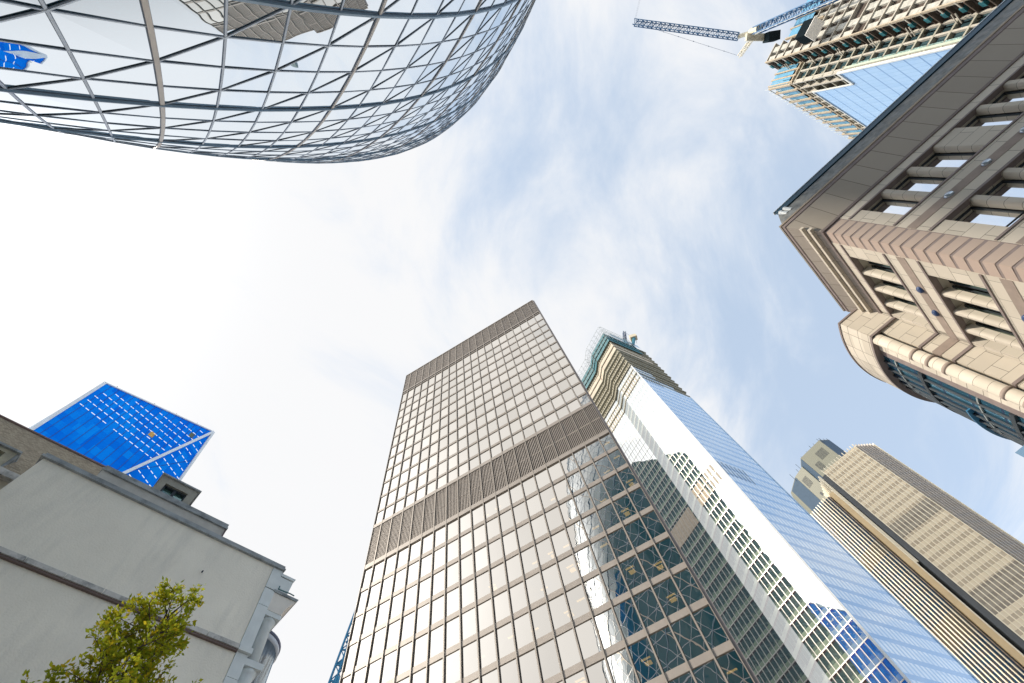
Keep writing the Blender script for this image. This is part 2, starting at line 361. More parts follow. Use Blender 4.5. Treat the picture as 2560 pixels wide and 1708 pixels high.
# other three sides
def grid_glass(name, ang, pu, pv, wu, wv, frame, glassc, tint, f0, off_u=0, off_v=0, power=3., bump=0.):
    m, nt, o = new_mat(name); g, u, v = coords(nt, ang)
    a = band(nt, u, pu, off_u, 0, wu); b = band(nt, v, pv, off_v, 0, wv); fr = mth(nt, 'MAXIMUM', a, b)
    rv = cellrand(nt, u, pu, v, pv); c = rgbmix(nt, mth(nt, 'MULTIPLY', rv, .5), glassc, tuple(x * 1.8 for x in glassc))
    cc = rgbmix(nt, fr, c, frame); d = N(nt, 'ShaderNodeBsdfDiffuse'); nt.links.new(cc, d.inputs[0])
    gl = N(nt, 'ShaderNodeBsdfGlossy', _Roughness=0.02); gl.inputs[0].default_value = (*tint, 1); lw = N(nt, 'ShaderNodeLayerWeight', _Blend=.5)
    fac = mth(nt, 'MULTIPLY', mth(nt, 'ADD', mth(nt, 'MULTIPLY', mth(nt, 'POWER', lw.outputs['Facing'], power), 1 - f0), f0), mth(nt, 'SUBTRACT', 1.0, mth(nt, 'MULTIPLY', fr, .85)))
    ms = N(nt, 'ShaderNodeMixShader'); nt.links.new(fac, ms.inputs[0]); nt.links.new(d.outputs[0], ms.inputs[1]); nt.links.new(gl.outputs[0], ms.inputs[2]); nt.links.new(ms.outputs[0], o.inputs[0])
    return m
mb = MB()
for q in ((-.35, -38.0),):
    mb.quad(FA.p(0, -.35, G), FA.p(0, -38, G), FA.p(0, -38, 114.8), FA.p(0, -.35, 114.8)); mb.quad(FA.p(W, -.35, G), FA.p(W, -38, G), FA.p(W, -38, 114.8), FA.p(W, -.35, 114.8))
mb.build('side_wall', grid_glass('bronze_side', -13.29 + 90, 1.965, 3.68, .15, .22, (.20, .17, .15), (.05, .05, .05), (.9, .84, .75), .3), ot)
mb = MB(); FA.box(mb, 0, W, -38.3, -38.0, G, 114.8); mb.build('rear_wall', grid_glass('bronze_rear', -13.29, 1.965, 3.68, .15, .22, (.20, .17, .15), (.05, .05, .05), (.9, .84, .75), .3), ot)
mb = MB(); FA.box(mb, 0, W, -38, -.4, 114.0, 114.4); mb.build('roof', M['br_dark'], ot)
mb = MB(); FA.box(mb, W - .02, W + .28, -.5, .02, G, 114.6); mb.build('corner_trim', surf('corner_trim', (.22, .20, .20), .5, .3), ot)
# little maintenance cage on the far left edge
cg = thing('maintenance_cradle', FA.p(-1.3, -3, 66.5), 'small caged cradle hanging off the left edge of the bronze tower', 'cradle')
mb = MB()
for o in (-2.2, -3.6):
    for s in (-.05, -1.15):
        mb.rod(FA.p(s, o, 63.0), FA.p(s, o, 66.2), .05, 4)
    for h in (63.0, 64.1, 65.1, 66.2): mb.rod(FA.p(-.05, o, h), FA.p(-1.15, o, h), .04, 4)
    for h in (63.0, 64.1, 65.1): mb.rod(FA.p(-.05, o, h), FA.p(-1.15, o, h + 1.0), .035, 4)
for s in (-1.15,):
    for h in (63.0, 64.1, 65.1, 66.2): mb.rod(FA.p(s, -2.2, h), FA.p(s, -3.6, h), .04, 4)
mb.build('cage', surf('cage_steel', (.10, .13, .17), .5, .4), cg)
mb = MB(); FA.box(mb, -1.2, 0, -3.7, -2.1, 62.85, 63.0); mb.build('platform', M['br_dark'], cg)

# ================================================================= glass skyscraper under construction behind it
C0 = (49.1, 107.8)
FB = Fr(C0, 132.5); FC = Fr(C0, 42.5, out=(.68, -.74)); BW = 27.4
gs = thing('skyscraper', (60, 130, 0), 'skyscraper with white and blue glass sides and bare concrete top, right of the bronze tower', 'skyscraper')
C1 = FB.xy(12.9, 0); J = (C1[0] - 2.0, C1[1] + 5.6); FD = Fr(J, 132.5); J2 = FD.xy(26, 0)
FJ = Fr(C1, math.degrees(math.atan2(J[1] - C1[1], J[0] - C1[0])), out=(-1, -.3)); JL = math.hypot(J[0] - C1[0], J[1] - C1[1])
C4 = FC.xy(BW, 0)
def glz(name, ang, seed, spandrel=(.50, .62, .46), dark=(.05, .085, .09), line=(.10, .055, .06), tint=(.80, .805, .79), f0=.60, bump=.6):
    m, nt, o = new_mat(name); g, u, v = coords(nt, ang)
    sp = band(nt, v, 4.1, .9, .0, .26); ln = band(nt, v, 4.1, .9, .86, 1.0)
    n = N(nt, 'ShaderNodeTexNoise', _Scale=.5, _Detail=3.0); nt.links.new(g.outputs['Position'], n.inputs[0])
    rv = cellrand(nt, u, 1.5, v, 4.1, seed); blind = mth(nt, 'GREATER_THAN', rv, .82)
    jag = band(nt, v, 4.1, .9, .26, .42); jg = mth(nt, 'MULTIPLY', jag, mth(nt, 'GREATER_THAN', cellrand(nt, u, .75, v, 4.1, seed + 3), .5))
    c = rgbmix(nt, n.outputs[0], dark, tuple(x * 2.6 for x in dark)); c = rgbmix(nt, mth(nt, 'MULTIPLY', blind, .30), c, (.30, .36, .34))
    c = rgbmix(nt, mth(nt, 'MULTIPLY', jg, .45), c, spandrel); c = rgbmix(nt, sp, c, spandrel); c = rgbmix(nt, ln, c, line)
    ml = band(nt, u, 1.5, 0.0, 0, .05); c = rgbmix(nt, ml, c, (.55, .52, .47))
    d = N(nt, 'ShaderNodeBsdfDiffuse'); nt.links.new(c, d.inputs[0])
    glossmix(nt, o, d.outputs[0], tint, f0, 2.5, .01, bump, .22, 1.0, .03); return m
M['w_glass'] = glz('white_side_glass', 132.5, 1.0, f0=.62)
M['j_glass'] = glz('recess_glass', 105, 5.0, spandrel=(.50, .56, .48), f0=.50, bump=1.0)
m_, nt_, o_ = new_mat('blue_side_glass'); g_, u_, v_ = coords(nt_, 42.5)
uu = mth(nt_, 'ADD', u_, mth(nt_, 'MULTIPLY', 0.0, v_))
sp_ = band(nt_, v_, 4.1, .9, 0, .30); rj = cellrand(nt_, u_, 6.2, v_, 999., 2.0)
stx = band(nt_, u_, 1.6, 0, .10, .62); stx2 = mth(nt_, 'MULTIPLY', stx, mth(nt_, 'SUBTRACT', 1.0, sp_))
rr = cellrand(nt_, u_, 5.25, v_, 4.1, 8.0); stx3 = mth(nt_, 'MULTIPLY', stx2, mth(nt_, 'ADD', .45, mth(nt_, 'MULTIPLY', rr, .55)))
cb = rgbmix(nt_, stx3, (.34, .50, .70), (.86, .90, .93)); cb = rgbmix(nt_, sp_, cb, (.15, .33, .60))  # reflected sky painted into the base colour: blue ground, pale window strokes
db = N(nt_, 'ShaderNodeBsdfDiffuse'); nt_.links.new(cb, db.inputs[0])
glossmix(nt_, o_, db.outputs[0], (.88, .94, 1.0), .16, 3.0, .03, .5, .25, .50, .02)
M['b_glass'] = m_
M['conc'] = surf('raw_concrete', (.27, .25, .18), .85, var=.18, scale=.4, stain=((.26, .23, .17), .35))
M['conc_l'] = surf('slab_edge', (.36, .345, .28), .8, var=.12, scale=.5)
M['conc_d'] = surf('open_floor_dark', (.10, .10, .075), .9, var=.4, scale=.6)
M['net'] = surf('teal_net', (.015, .12, .15), .6, var=.25, scale=.5)
M['scaf'] = surf('scaffold_tube', (.34, .38, .38), .5, .5)
HC = 193.0
mb = MB(); mb.quad(FB.p(0, 0, G), FB.p(12.9, 0, G), FB.p(12.9, 0, HC), FB.p(0, 0, HC)); mb.quad(FD.p(0, 0, G), FD.p(26, 0, G), FD.p(26, 0, HC), FD.p(0, 0, HC)); mb.build('white_curtain_wall', M['w_glass'], gs)
mb = MB(); mb.quad(FJ.p(0, 0, G), FJ.p(JL, 0, G), FJ.p(JL, 0, HC - 1), FJ.p(0, 0, HC - 1)); mb.build('recess_curtain_wall', M['j_glass'], gs)
mb = MB()
for a, b, h in ((0, 11.5, 193), (11.5, 19.5, 185.0), (19.5, 27.4, 181.0)): mb.quad(FC.p(a, 0, G), FC.p(b, 0, G), FC.p(b, 0, h), FC.p(a, 0, h))
mb.build('blue_curtain_wall', M['b_glass'], gs)
ROOFP = [C0, C1, J, J2, FD.xy(26, -30), (C4[0] - 3, C4[1] + 14), C4]
def off_poly(d):
    return [FB.xy(-d * .0, d), FB.xy(12.9, d), FD.xy(0, d), FD.xy(26, d), FD.xy(26, -30), (C4[0] - 3, C4[1] + 14), FC.xy(BW, d * .0)]
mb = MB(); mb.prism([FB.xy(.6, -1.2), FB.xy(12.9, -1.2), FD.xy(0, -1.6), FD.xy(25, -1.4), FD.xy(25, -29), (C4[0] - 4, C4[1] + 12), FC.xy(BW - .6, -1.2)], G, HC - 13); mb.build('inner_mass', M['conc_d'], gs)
# open concrete storeys: recessed dark core, projecting slab, upstand with little openings
hh = 181.5; k = 0
while hh < 236:
    solid = 214 < hh < 219.5
    q = MB(); ex = max(0., hh - 193) * .0
    d = .25 if k % 2 == 0 else .45
    pl = [FB.xy(-d, d), FB.xy(12.9 - .1, d), FD.xy(-.2, d), FD.xy(25.8, d), FD.xy(25.8, -29.5), (C4[0] - 3, C4[1] + 13), FC.xy(BW + d, -.5), FC.xy(BW + d, d), FC.xy(-d, d)]
    pl = [FC.xy(-0.0, d)] + pl[:0] + [FB.xy(0, d), FB.xy(12.7, d), FD.xy(.2, d), FD.xy(25.8, d), FD.xy(25.8, -29.5), (C4[0] - 3, C4[1] + 13), FC.xy(BW, d)]
    q.prism(pl, hh, hh + .55); q.build('floor_slab', M['conc_l'], gs)
    fr = MB()
    if solid:
        for F_, a, b in ((FB, 0, 12.7), (FD, .2, 25.8), (FC, 0, 24)): F_.box(fr, a, b, -1.2, -.05, hh + .55, hh + 4.1)
        F_ = FJ; F_.box(fr, 0, JL, -1.2, -.05, hh + .55, hh + 4.1)
        tag(fr.build('wall_panel', surf('beige_panel', (.46, .39, .31), .8, var=.15, scale=.5), gs))
    else:
        for F_, a, b in ((FB, 0, 12.7), (FD, .2, 25.8), (FC, 0, BW - .5 - (5 if k % 3 == 0 else 0)), (FJ, 0, JL)):
            F_.box(fr, a, b, -.6, -.25, hh + .55, hh + 1.25)
            n = int((b - a) / 1.35)
            for i in range(n + 1):
                s = a + (b - a) * i / max(n, 1); F_.box(fr, max(a, s - .22), min(b, s + .22), -.6, -.27, hh + 1.25, hh + 2.6)
            F_.box(fr, a, b, -.6, -.28, hh + 2.6, hh + 3.0)
        fr.build('upstand', M['conc'], gs)
    hh += 4.1 if not solid else 4.1
    k += 1
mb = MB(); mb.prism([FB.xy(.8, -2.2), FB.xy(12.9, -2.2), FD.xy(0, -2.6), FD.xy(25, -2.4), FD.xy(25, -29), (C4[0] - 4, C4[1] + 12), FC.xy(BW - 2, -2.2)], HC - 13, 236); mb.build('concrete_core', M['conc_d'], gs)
# slots (louvres) cut in the glass
slm = surf('slot_louvre', (.34, .30, .24), .7); sld = surf('slot_dark', (.03, .04, .05), .6)
for i in range(7):
    for h0, h1 in ((182.0, 185.4), (185.7, 189.1)):
        q = MB(); s = 2.3 + i * 1.42; FB.box(q, s, s + .62, -.3, .04, h0, h1); q.build('louvre_slot', slm, gs)
        q = MB(); FC.box(q, s + .2, s + .5, -.3, .04, h0 - 3.5, h1 - 3.5); q.build('louvre_slot', sld, gs)
for i in range(7):
    for h0, h1 in ((111.4, 114.8), (115.2, 118.7)):
        q = MB(); s = 1.9 + i * 1.62; FB.box(q, s, s + .72 if i < 4 else s + 1.54, -.3, .04, h0, h1); q.build('louvre_slot', slm if i < 4 else surf('beige_louvre', (.40, .34, .26), .8, var=.2, scale=2), gs)
        q = MB(); s = 1.2 + i * 1.75; FC.box(q, s, s + .35, -.3, .04, h0, h1); q.build('louvre_slot', sld, gs)
for i in range(10):
    for h0, h1 in ((182.0, 185.4), (185.7, 189.1)):
        q = MB(); s = 1.0 + i * 1.42; FD.box(q, s, s + .62, -.3, .04, h0, h1); q.build('louvre_slot', slm, gs)
q = MB(); FD.box(q, .4, 25, -.3, .05, 111.4, 118.7); q.build('louvre_band', surf('beige_louvre_band', (.40, .34, .27), .8, var=.25, scale=1.5), gs)
# vertical fins
q = MB()
for i in range(1, 9): q.bar(FB.p(i * 1.5, .0, G), FB.p(i * 1.5, .0, HC), FB.N, .12, .09)
for i in range(1, 17): q.bar(FD.p(i * 1.5, .0, G), FD.p(i * 1.5, .0, HC), FD.N, .12, .09)
for i in range(46):
    h = .9 + 4.1 * i
    if h < HC - 12: FB.box(q, 0, 12.9, .0, .04, h - .12, h + .12); FD.box(q, 0, 26, .0, .04, h - .12, h + .12)
q.build('glazing_bar', surf('white_bar', (.50, .49, .46), .4, .4), gs)
q = MB(); q.bar(FB.p(0, 0, G), FB.p(0, 0, HC), Vector((-.1, -1, 0)), .5, .25); q.build('corner_trim', surf('white_trim', (.78, .79, .78), .4), gs)
q = MB(); q.bar(FC.p(BW, 0, G), FC.p(BW, 0, 181), FC.N, .4, .2); q.build('edge_trim', surf('pale_blue_trim', (.45, .58, .70), .4), gs)
# top: net-wrapped storeys and scaffold
q = MB()
for F_, a, b in ((FB, -.6, 12.7), (FD, .2, 25.8), (FJ, 0, JL), (FC, -.6, 21)):
    for h in (225.5, 229.5, 233.6): F_.box(q, a, b, .5, .62, h, h + 2.6)
q.build('debris_net', M['net'], gs)
q = MB()
for F_, a, b in ((FB, -1.5, 12.7), (FD, .2, 25.8), (FJ, 0, JL), (FC, -1.2, 17)):
    n = int((b - a) / 2.4)
    for i in range(n + 1):
        s = a + (b - a) * i / n; q.rod(F_.p(s, 1.9, 226), F_.p(s, 1.9, 243), .07, 4); q.rod(F_.p(s, .3, 226), F_.p(s, .3, 243), .06, 4)
        for h in (230, 234, 238.5, 243): q.rod(F_.p(s, .3, h), F_.p(s, 1.9, h), .06, 4)
    for h in (228, 230, 234, 236, 238.5, 243): q.rod(F_.p(a, 1.9, h), F_.p(b, 1.9, h), .07, 4)
q.build('scaffold', M['scaf'], gs)
mb = MB(); mb.prism([FB.xy(2, -3), FB.xy(12.9, -3), FD.xy(0, -4), FD.xy(25, -3), FD.xy(25, -25), FC.xy(15, -12), FC.xy(12, -3)], 236, 241); mb.build('climbing_formwork', surf('formwork', (.50, .45, .33), .8, var=.3, scale=.6), gs)
q = MB(); FC.quad(q, 3, 22, 1.6, 233, 237.5); q.quad(FC.p(22, 1.6, 231), FC.p(27, -1, 229), FC.p(27.5, -.5, 236), FC.p(22.5, 1.9, 239))
q.build('safety_net', glass_clear('blue_net', (.60, .78, .90), (.5, .6, .7), .25), gs)
# small roof crane
rc = thing('roof_crane', (60.6, 119.6, 236 + CZ), 'small crane with lattice jib on top of the bare concrete skyscraper', 'crane')
bx = Vector((60.6, 119.6, 236 + CZ)); tipc = Vector((67.1, 122.4, 262 + CZ)); hs_ = Vector((67.9, 121.0, 248.5 + CZ))
q = MB(); q.rod(bx, bx + Vector((1.4, .6, 9)), 1.4, 6, 1.3); q.rod(bx + Vector((2.6, 1.0, 0)), hs_ + Vector((0, 0, -2)), 1.0, 6); q.build('mast', surf('crane_teal', (.03, .16, .22), .5), rc)
q = MB(); q.lattice(bx + Vector((.6, .2, 6)), tipc, 1.5, 7, .20); q.build('jib', surf('crane_navy', (.05, .08, .14), .5), rc)
q = MB(); c = hs_; q.hexa([c + Vector(v) for v in ((-2, -1.5, -2), (2, -1.5, -2), (2, 1.5, -2), (-2, 1.5, -2), (-1.6, -1.2, 2), (2.2, -1.2, 1.4), (2.2, 1.5, 1.4), (-1.6, 1.5, 2))]); q.build('machine_house', surf('crane_beige', (.58, .50, .36), .6), rc)
q = MB(); q.rod(hs_ + Vector((0, 0, 2)), tipc, .06, 4); q.rod(hs_ + Vector((1.5, .5, -1)), hs_ + Vector((-1, 0, -9)), .12, 4); q.build('stay', surf('crane_stay', (.1, .12, .15), .5), rc)

# ================================================================= ribbed older tower, lower right
rt = thing('ribbed_tower', (140, 200, 0), 'beige tower with vertical steel ribs and a gold centre strip, at the lower right', 'tower')
P3 = Vector((121.7, 182.5)); P1 = Vector((137.8, 173.4)); P2 = Vector((147.6, 176.6))
L0 = Vector((108.2, 195.5)); L1 = Vector((116.2, 187.1)); G0 = Vector((117.2, 187.4)); G1 = Vector((119.3, 186.7))
def ang(a, b): return math.degrees(math.atan2(b.y - a.y, b.x - a.x))
F1_ = Fr(P3, ang(P3, P1)); F2_ = Fr(P1, ang(P1, P2), out=(.3, -1)); F3_ = Fr(L0, ang(L0, L1)); F4_ = Fr(G0, ang(G0, G1))
w1, w2, w3, w4 = (P1 - P3).length, (P2 - P1).length, (L1 - L0).length, (G1 - G0).length
HL, HR = 160.0, 170.0
def t42mat(name, an, P, pitch, wall, win, f0):
    m, nt, o = new_mat(name); g, u, v = coords(nt, an); off = P.x * math.cos(R(an)) + P.y * math.sin(R(an))
    wn = band(nt, v, 3.66, .3, .32, .78); pl = mth(nt, 'ADD', mth(nt, 'MULTIPLY', mth(nt, 'GREATER_THAN', v, 127.0), mth(nt, 'LESS_THAN', v, 133.5)), mth(nt, 'MULTIPLY', mth(nt, 'GREATER_THAN', v, 93.0), mth(nt, 'LESS_THAN', v, 101.5)))
    rv = cellrand(nt, mth(nt, 'SUBTRACT', u, off), pitch, v, 3.66, 3.)
    c = rgbmix(nt, mth(nt, 'MULTIPLY', wn, mth(nt, 'ADD', .75, mth(nt, 'MULTIPLY', rv, .25))), wall, win); c = rgbmix(nt, mth(nt, 'MULTIPLY', mth(nt, 'MINIMUM', pl, 1.0), .72), c, (.13, .11, .085))
    d = N(nt, 'ShaderNodeBsdfDiffuse'); nt.links.new(c, d.inputs[0]); glossmix(nt, o, d.outputs[0], (.95, .93, .88), f0, 3.0, .06, 0, 1, .5); return m
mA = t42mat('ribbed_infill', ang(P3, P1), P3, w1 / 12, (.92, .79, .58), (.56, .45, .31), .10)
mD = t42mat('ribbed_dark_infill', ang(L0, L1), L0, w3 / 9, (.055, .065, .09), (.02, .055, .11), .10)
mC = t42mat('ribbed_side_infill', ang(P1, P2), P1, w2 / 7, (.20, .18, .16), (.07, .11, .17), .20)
M['rib'] = surf('steel_rib_warm', (1.0, .88, .66), .40, .0, .05, 1.0)
M['rib_g'] = surf('steel_rib_grey', (.56, .50, .44), .45, .2, .05, 1.0)
M['gold'] = surf('gold_strip', (.78, .57, .31), .5, .1, .10, .15)
# bodies
def body(pts, h1, mat, name):
    q = MB(); q.prism(pts, G, h1); return q.build(name, mat, rt)
P2b = P2 + Vector((.62, .78)) * 22; L0b = L0 + Vector((-.1, 1)) * 22
body([tuple(P3 + Vector((1.2, 2.0))), tuple(P1 + Vector((.1, .6))), tuple(P2 + Vector((.2, .6))), tuple(P2b), tuple(P3 + Vector((6, 26)))], HR - .2, mC, 'tower_body')
q = MB(); F1_.quad(q, 0, w1, -.15, G, HR); q.build('window_wall', mA, rt)
q = MB(); F2_.quad(q, 0, w2, -.15, G, HR); q.build('side_window_wall', mC, rt)
body([tuple(L0 + Vector((.2, .5))), tuple(L1 + Vector((.1, .5))), tuple(G1 + Vector((.2, .9))), (130, 205), tuple(L0b)], HL - .3, mD, 'lower_leaf')
q = MB(); F3_.quad(q, 0, w3, -.15, G, HL); q.build('dark_window_wall', mD, rt)
q = MB(); F4_.box(q, .15, w4, -1.5, 1.0, G, HL + .6); q.build('gold_strip', M['gold'], rt)
q = MB(); F4_.box(q, w4 + .02, w4 + .5, -1.5, 1.15, G, HL + 1.5); q.build('gold_edge', M['rib'], rt)
q = MB(); F4_.box(q, -1.0, -.35, -1.2, .2, G, HL); q.build('service_rail', surf('service_rail', (.50, .38, .27), .6, var=.4, scale=.5), rt)
for i in range(13): q = MB(); F1_.box(q, w1 * i / 12 - .17, w1 * i / 12 + .17, -.3, .42, G, HR + 1.2); q.build('steel_rib', M['rib'], rt)
for i in range(1, 8): q = MB(); F2_.box(q, w2 * i / 7 - .15, w2 * i / 7 + .15, -.3, .42, G, HR + 1.0); q.build('steel_rib', M['rib_g'] if i < 7 else M['rib'], rt)
for i in range(9): q = MB(); F3_.box(q, w3 * i / 8.6 - .15, w3 * i / 8.6 + .15, -.3, .50, G, HL + 1.0); q.build('steel_rib', M['rib'], rt)
# return with small ribs between the two leaves
for i in range(7):
    q = MB(); a = Vector((119.9, 185.3)).lerp(Vector((122.6, 198.5)), i / 6.5); q.hexa([Vector((a.x + dx, a.y + dy, h)) for h in (120, HR + 2.3) for dx, dy in ((-.45, -.15), (.3, -.25), (.3, .25), (-.45, .15))]); q.build('steel_rib', M['rib'], rt)
q = MB(); q.prism([(120.5, 184.6), (121.9, 183.2), (124, 186), (123.4, 199)], G, HR - 1); q.build('recess_wall', surf('recess_dark', (.12, .13, .14), .6), rt)
# crown blocks behind
M['crown'] = None
m_, nt_, o_ = new_mat('crown_panels'); g_, u_, v_ = coords(nt_, -28)
st_ = band(nt_, u_, .62, 0, 0, .22); cc = rgbmix(nt_, st_, (.20, .20, .15), (.10, .105, .09))
nn_ = N(nt_, 'ShaderNodeTexNoise', _Scale=.25, _Detail=4.0); nt_.links.new(g_.outputs['Position'], nn_.inputs[0]); cc = rgbmix(nt_, mth(nt_, 'MULTIPLY', nn_.outputs[0], .5), cc, (.16, .17, .14))
b_ = N(nt_, 'ShaderNodeBsdfPrincipled', _Roughness=.6); nt_.links.new(cc, b_.inputs['Base Color']); nt_.links.new(b_.outputs[0], o_.inputs[0]); M['crown'] = m_
M['crown_b'] = surf('crown_blue_chamfer', (.05, .085, .13), .4, .1)
def tpt(x, y, h): return Vector((x * h, y * h, h + CZ))
def crown_block(pts, h, hb):
    q = MB(); q.prism(pts, hb, h); return q.build('crown_block', M['crown'], rt)
CB = [(127.6, 195.0), (138.5, 187.2), (143.9, 189.0), (156, 206), (150, 222), (134, 224), (127.5, 200.5)]
crown_block(CB, 195, 120); CB2 = [(122.8, 204.8), (127.0, 199.5), (134, 203), (137, 225), (124, 232), (119.5, 215)]; crown_block(CB2, 193.5, 120)
FK = Fr(CB[0], ang(Vector(CB[0]), Vector(CB[1]))); wk = (Vector(CB[1]) - Vector(CB[0])).length
q = MB(); Fk2 = Fr(CB[1], ang(Vector(CB[1]), Vector(CB[2])), out=(.3, -1)); Fk2.box(q, .1, 5.6, -.5, .12, 120, 194.5); q.build('crown_chamfer', M['crown_b'], rt)
q = MB(); Fk3 = Fr(CB[0], ang(Vector(CB[0]), Vector(CB[6])), out=(-1, 0)); Fk3.box(q, .1, 5.3, -.5, .12, 120, 194.5); q.build('crown_chamfer', M['crown_b'], rt)
Fk5 = Fr(CB2[0], ang(Vector(CB2[0]), Vector(CB2[5])), out=(-1, -.3)); q = MB(); Fk5.box(q, .1, 9, -.5, .12, 120, 193); q.build('crown_chamfer', M['crown_b'], rt)
FK2 = Fr(CB2[0], ang(Vector(CB2[0]), Vector(CB2[1])))
for F_, s0, s1, h0, h1 in ((FK, 6.6, 11.6, 185.5, 191), (FK, 2.2, 5.4, 181.5, 186.5), (FK, 9.8, 12.6, 173, 176.5), (FK2, .9, 4.9, 183, 189), (FK2, 1.5, 3.3, 165, 170)):
    n = int((s1 - s0) / .45)
    for i in range(n): q = MB(); F_.box(q, s0 + i * .45, s0 + i * .45 + .2, -.2, .10, h0, h1); q.build('louvre', sld, rt)
for a, b, c, d in ((2.4, 3.4, 175, 177), (4.4, 5.4, 171.5, 173.5)): q = MB(); FK2.box(q, a, b, -.2, .1, c, d); q.build('opening', sld, rt)
for i in range(9): q = MB(); a = Vector(CB2[0]).lerp(Vector(CB[1]), i / 8 + rnd.uniform(-.05, .05)); q.rod((a.x, a.y + .5, 193), (a.x, a.y + .5, 198.5 + rnd.uniform(-1, 2.0)), .10, 4); q.build('antenna', sld, rt)
for i in range(4): q = MB(); a = Vector(CB[1]).lerp(Vector(CB[2]), i / 3); q.rod((a.x, a.y + .5, 194), (a.x, a.y + .5, 198.5), .10, 4); q.build('antenna', sld, rt)

# ================================================================= blue pointed tower, lower left
bt = thing('blue_tower', (-160, 60, 0), 'vivid blue glass tower with white edges, rising behind the grey wall', 'tower')
K = .92
A_ = Vector((-160.1, 36.7)) * K; hA = 188.4 * K
dS = Vector((math.cos(R(71.5)), math.sin(R(71.5)))); nS = Vector((dS.y, -dS.x))        # towards the camera
def sm(s, h, o=0.): q = A_ + dS * s * K + nS * o; return Vector((q.x, q.y, h * K + CZ))
Rt = sm(43.9, 206.2); Fl = lambda h, o=0.: sm(43.9 - (206.2 - h) * .302, h, o)
def Rr(h): t = (206.2 - h) / 45.3; return Vector(((-146.1 - 4.4 * t) * K, (78.3 + 6.8 * t) * K, h * K + CZ))
m_, nt_, o_ = new_mat('blue_glass'); g_, u_, v_ = coords(nt_, 71.5)
rv = cellrand(nt_, u_, 1.38 * 2, v_, 3.25, 1.); cb = rgbmix(nt_, rv, (.000, .15, .74), (.003, .31, .95))
nb = N(nt_, 'ShaderNodeTexNoise', _Scale=.035, _Detail=2.0); nt_.links.new(g_.outputs['Position'], nb.inputs[0])
gu = N(nt_, 'ShaderNodeMapRange', _1=60., _2=185., _3=.0, _4=.75); nt_.links.new(v_, gu.inputs[0])
cb = rgbmix(nt_, mth(nt_, 'MULTIPLY', gu.outputs[0], nb.outputs[0]), cb, (.0, .09, .66))
db = N(nt_, 'ShaderNodeBsdfDiffuse'); nt_.links.new(cb, db.inputs[0]); glossmix(nt_, o_, db.outputs[0], (.02, .30, 1.0), .12, 2.5, .05, .3, .2, .40); M['sc_glass'] = m_
hb_ = -1.6 / K
# main facet: split by the fold line
q = MB(); q.v = [tuple(sm(0, 188.4)), tuple(Rt), tuple(Fl(60)), tuple(sm(0, 60)), tuple(Fl(60)), tuple(sm(0, hb_)), tuple(sm(.1, hb_))]; q.f = [(0, 1, 2, 3), (3, 2, 6, 5)]; q.build('main_facet', M['sc_glass'], bt)
q = MB(); q.tri(Rt, Rr(60), Fl(60)); q.quad(Fl(60), Rr(60), Rr(hb_), sm(.2, hb_)); q.build('side_facet', M['sc_glass'], bt)
q = MB(); bk = Vector((-70, 14, 0)) * K
q.quad(sm(0, 188.4), sm(0, hb_), sm(0, hb_) + bk, sm(0, 150) + bk); q.quad(Rt, Rr(hb_), Rr(hb_) + bk, sm(40, 150) + bk); q.quad(sm(0, 188.4), Rt, sm(40, 150) + bk, sm(0, 150) + bk); q.quad(sm(0, 150) + bk, sm(40, 150) + bk, Rr(hb_) + bk, sm(0, hb_) + bk)
q.build('rear_facets', grid_glass('rear_facet_glass', 160, 3., 3.3, .05, .2, (.12, .16, .20), (.04, .07, .11), (.6, .7, .8), .2), bt)
M['sc_white'] = surf('white_edge', (.66, .69, .73), .4)
NS = Vector((nS.x, nS.y, 0)); n2s = (Rr(100) - Rt).cross(Fl(100) - Rt).normalized(); n2s = n2s if n2s.dot(-Rt) > 0 else -n2s
for P, Q, nn, wd, dp in ((sm(.3, hb_), sm(.3, 188.4), NS, 1.05, .35), (sm(0, 188.3), Rt, NS, .5, .35), (Rt, Fl(hb_ + 30), NS, 1.0, .5), (Rt, Rr(hb_), n2s, 1.0, .5)):
    q = MB(); q.bar(P, Q, nn, wd, dp); q.build('white_edge', M['sc_white'], bt)
q = MB()
def top_h(s): return 188.4 + (206.2 - 188.4) * s / 43.9
for i in range(1, 16):
    s = i * 2.76
    hlow = max(hb_, 206.2 - (43.9 - s) / .302); q.bar(sm(s, hlow), sm(s, top_h(s) - .3), NS, .16, .12)
for i in range(1, 8):                         # the mullions of the side facet fan from its edge
    for_h = 206.2 - i * 18; q.bar(Rr(for_h), Rr(for_h).lerp(Fl(for_h - 26), 1.0), n2s, .14, .1)
q.build('mullion', surf('navy_mullion', (.0, .05, .30), .4), bt)
M['lampw'] = emit('ceiling_lamp_white', (.90, .95, 1.0), .85)
strips = []
lrow = random.Random(5)
starts = {0: (25, 40), 1: (21, 41), 2: (15, 40), 3: (10.5, 39), 4: (6, 38.6), 5: (3.2, 37), 6: (2.2, 36), 7: (2.0, 35), 8: (1.7, 34)}
for r_ in range(9):
    h = 201.4 - r_ * 3.55
    a, b = starts[r_]
    if r_ == 8: a = 1.7
    s = a
    while s < b:
        if s < 43.9 - (206.2 - h) * .302 - 1.2 and h < top_h(s) - 2.5 and not (r_ == 8 and 13.3 < s < 15): strips.append((s, h, sm(s, h), sm(s + 1.5, h), NS))
        s += 2.36
for r_ in range(11):
    h = 200.5 - r_ * 3.9
    a, b = Fl(h), Rr(h); Ln = (b - a).length; s = 1.2
    while s < Ln - 1.5:
        strips.append((s, h, a.lerp(b, s / Ln), a.lerp(b, (s + 1.3) / Ln), n2s)); s += 2.2
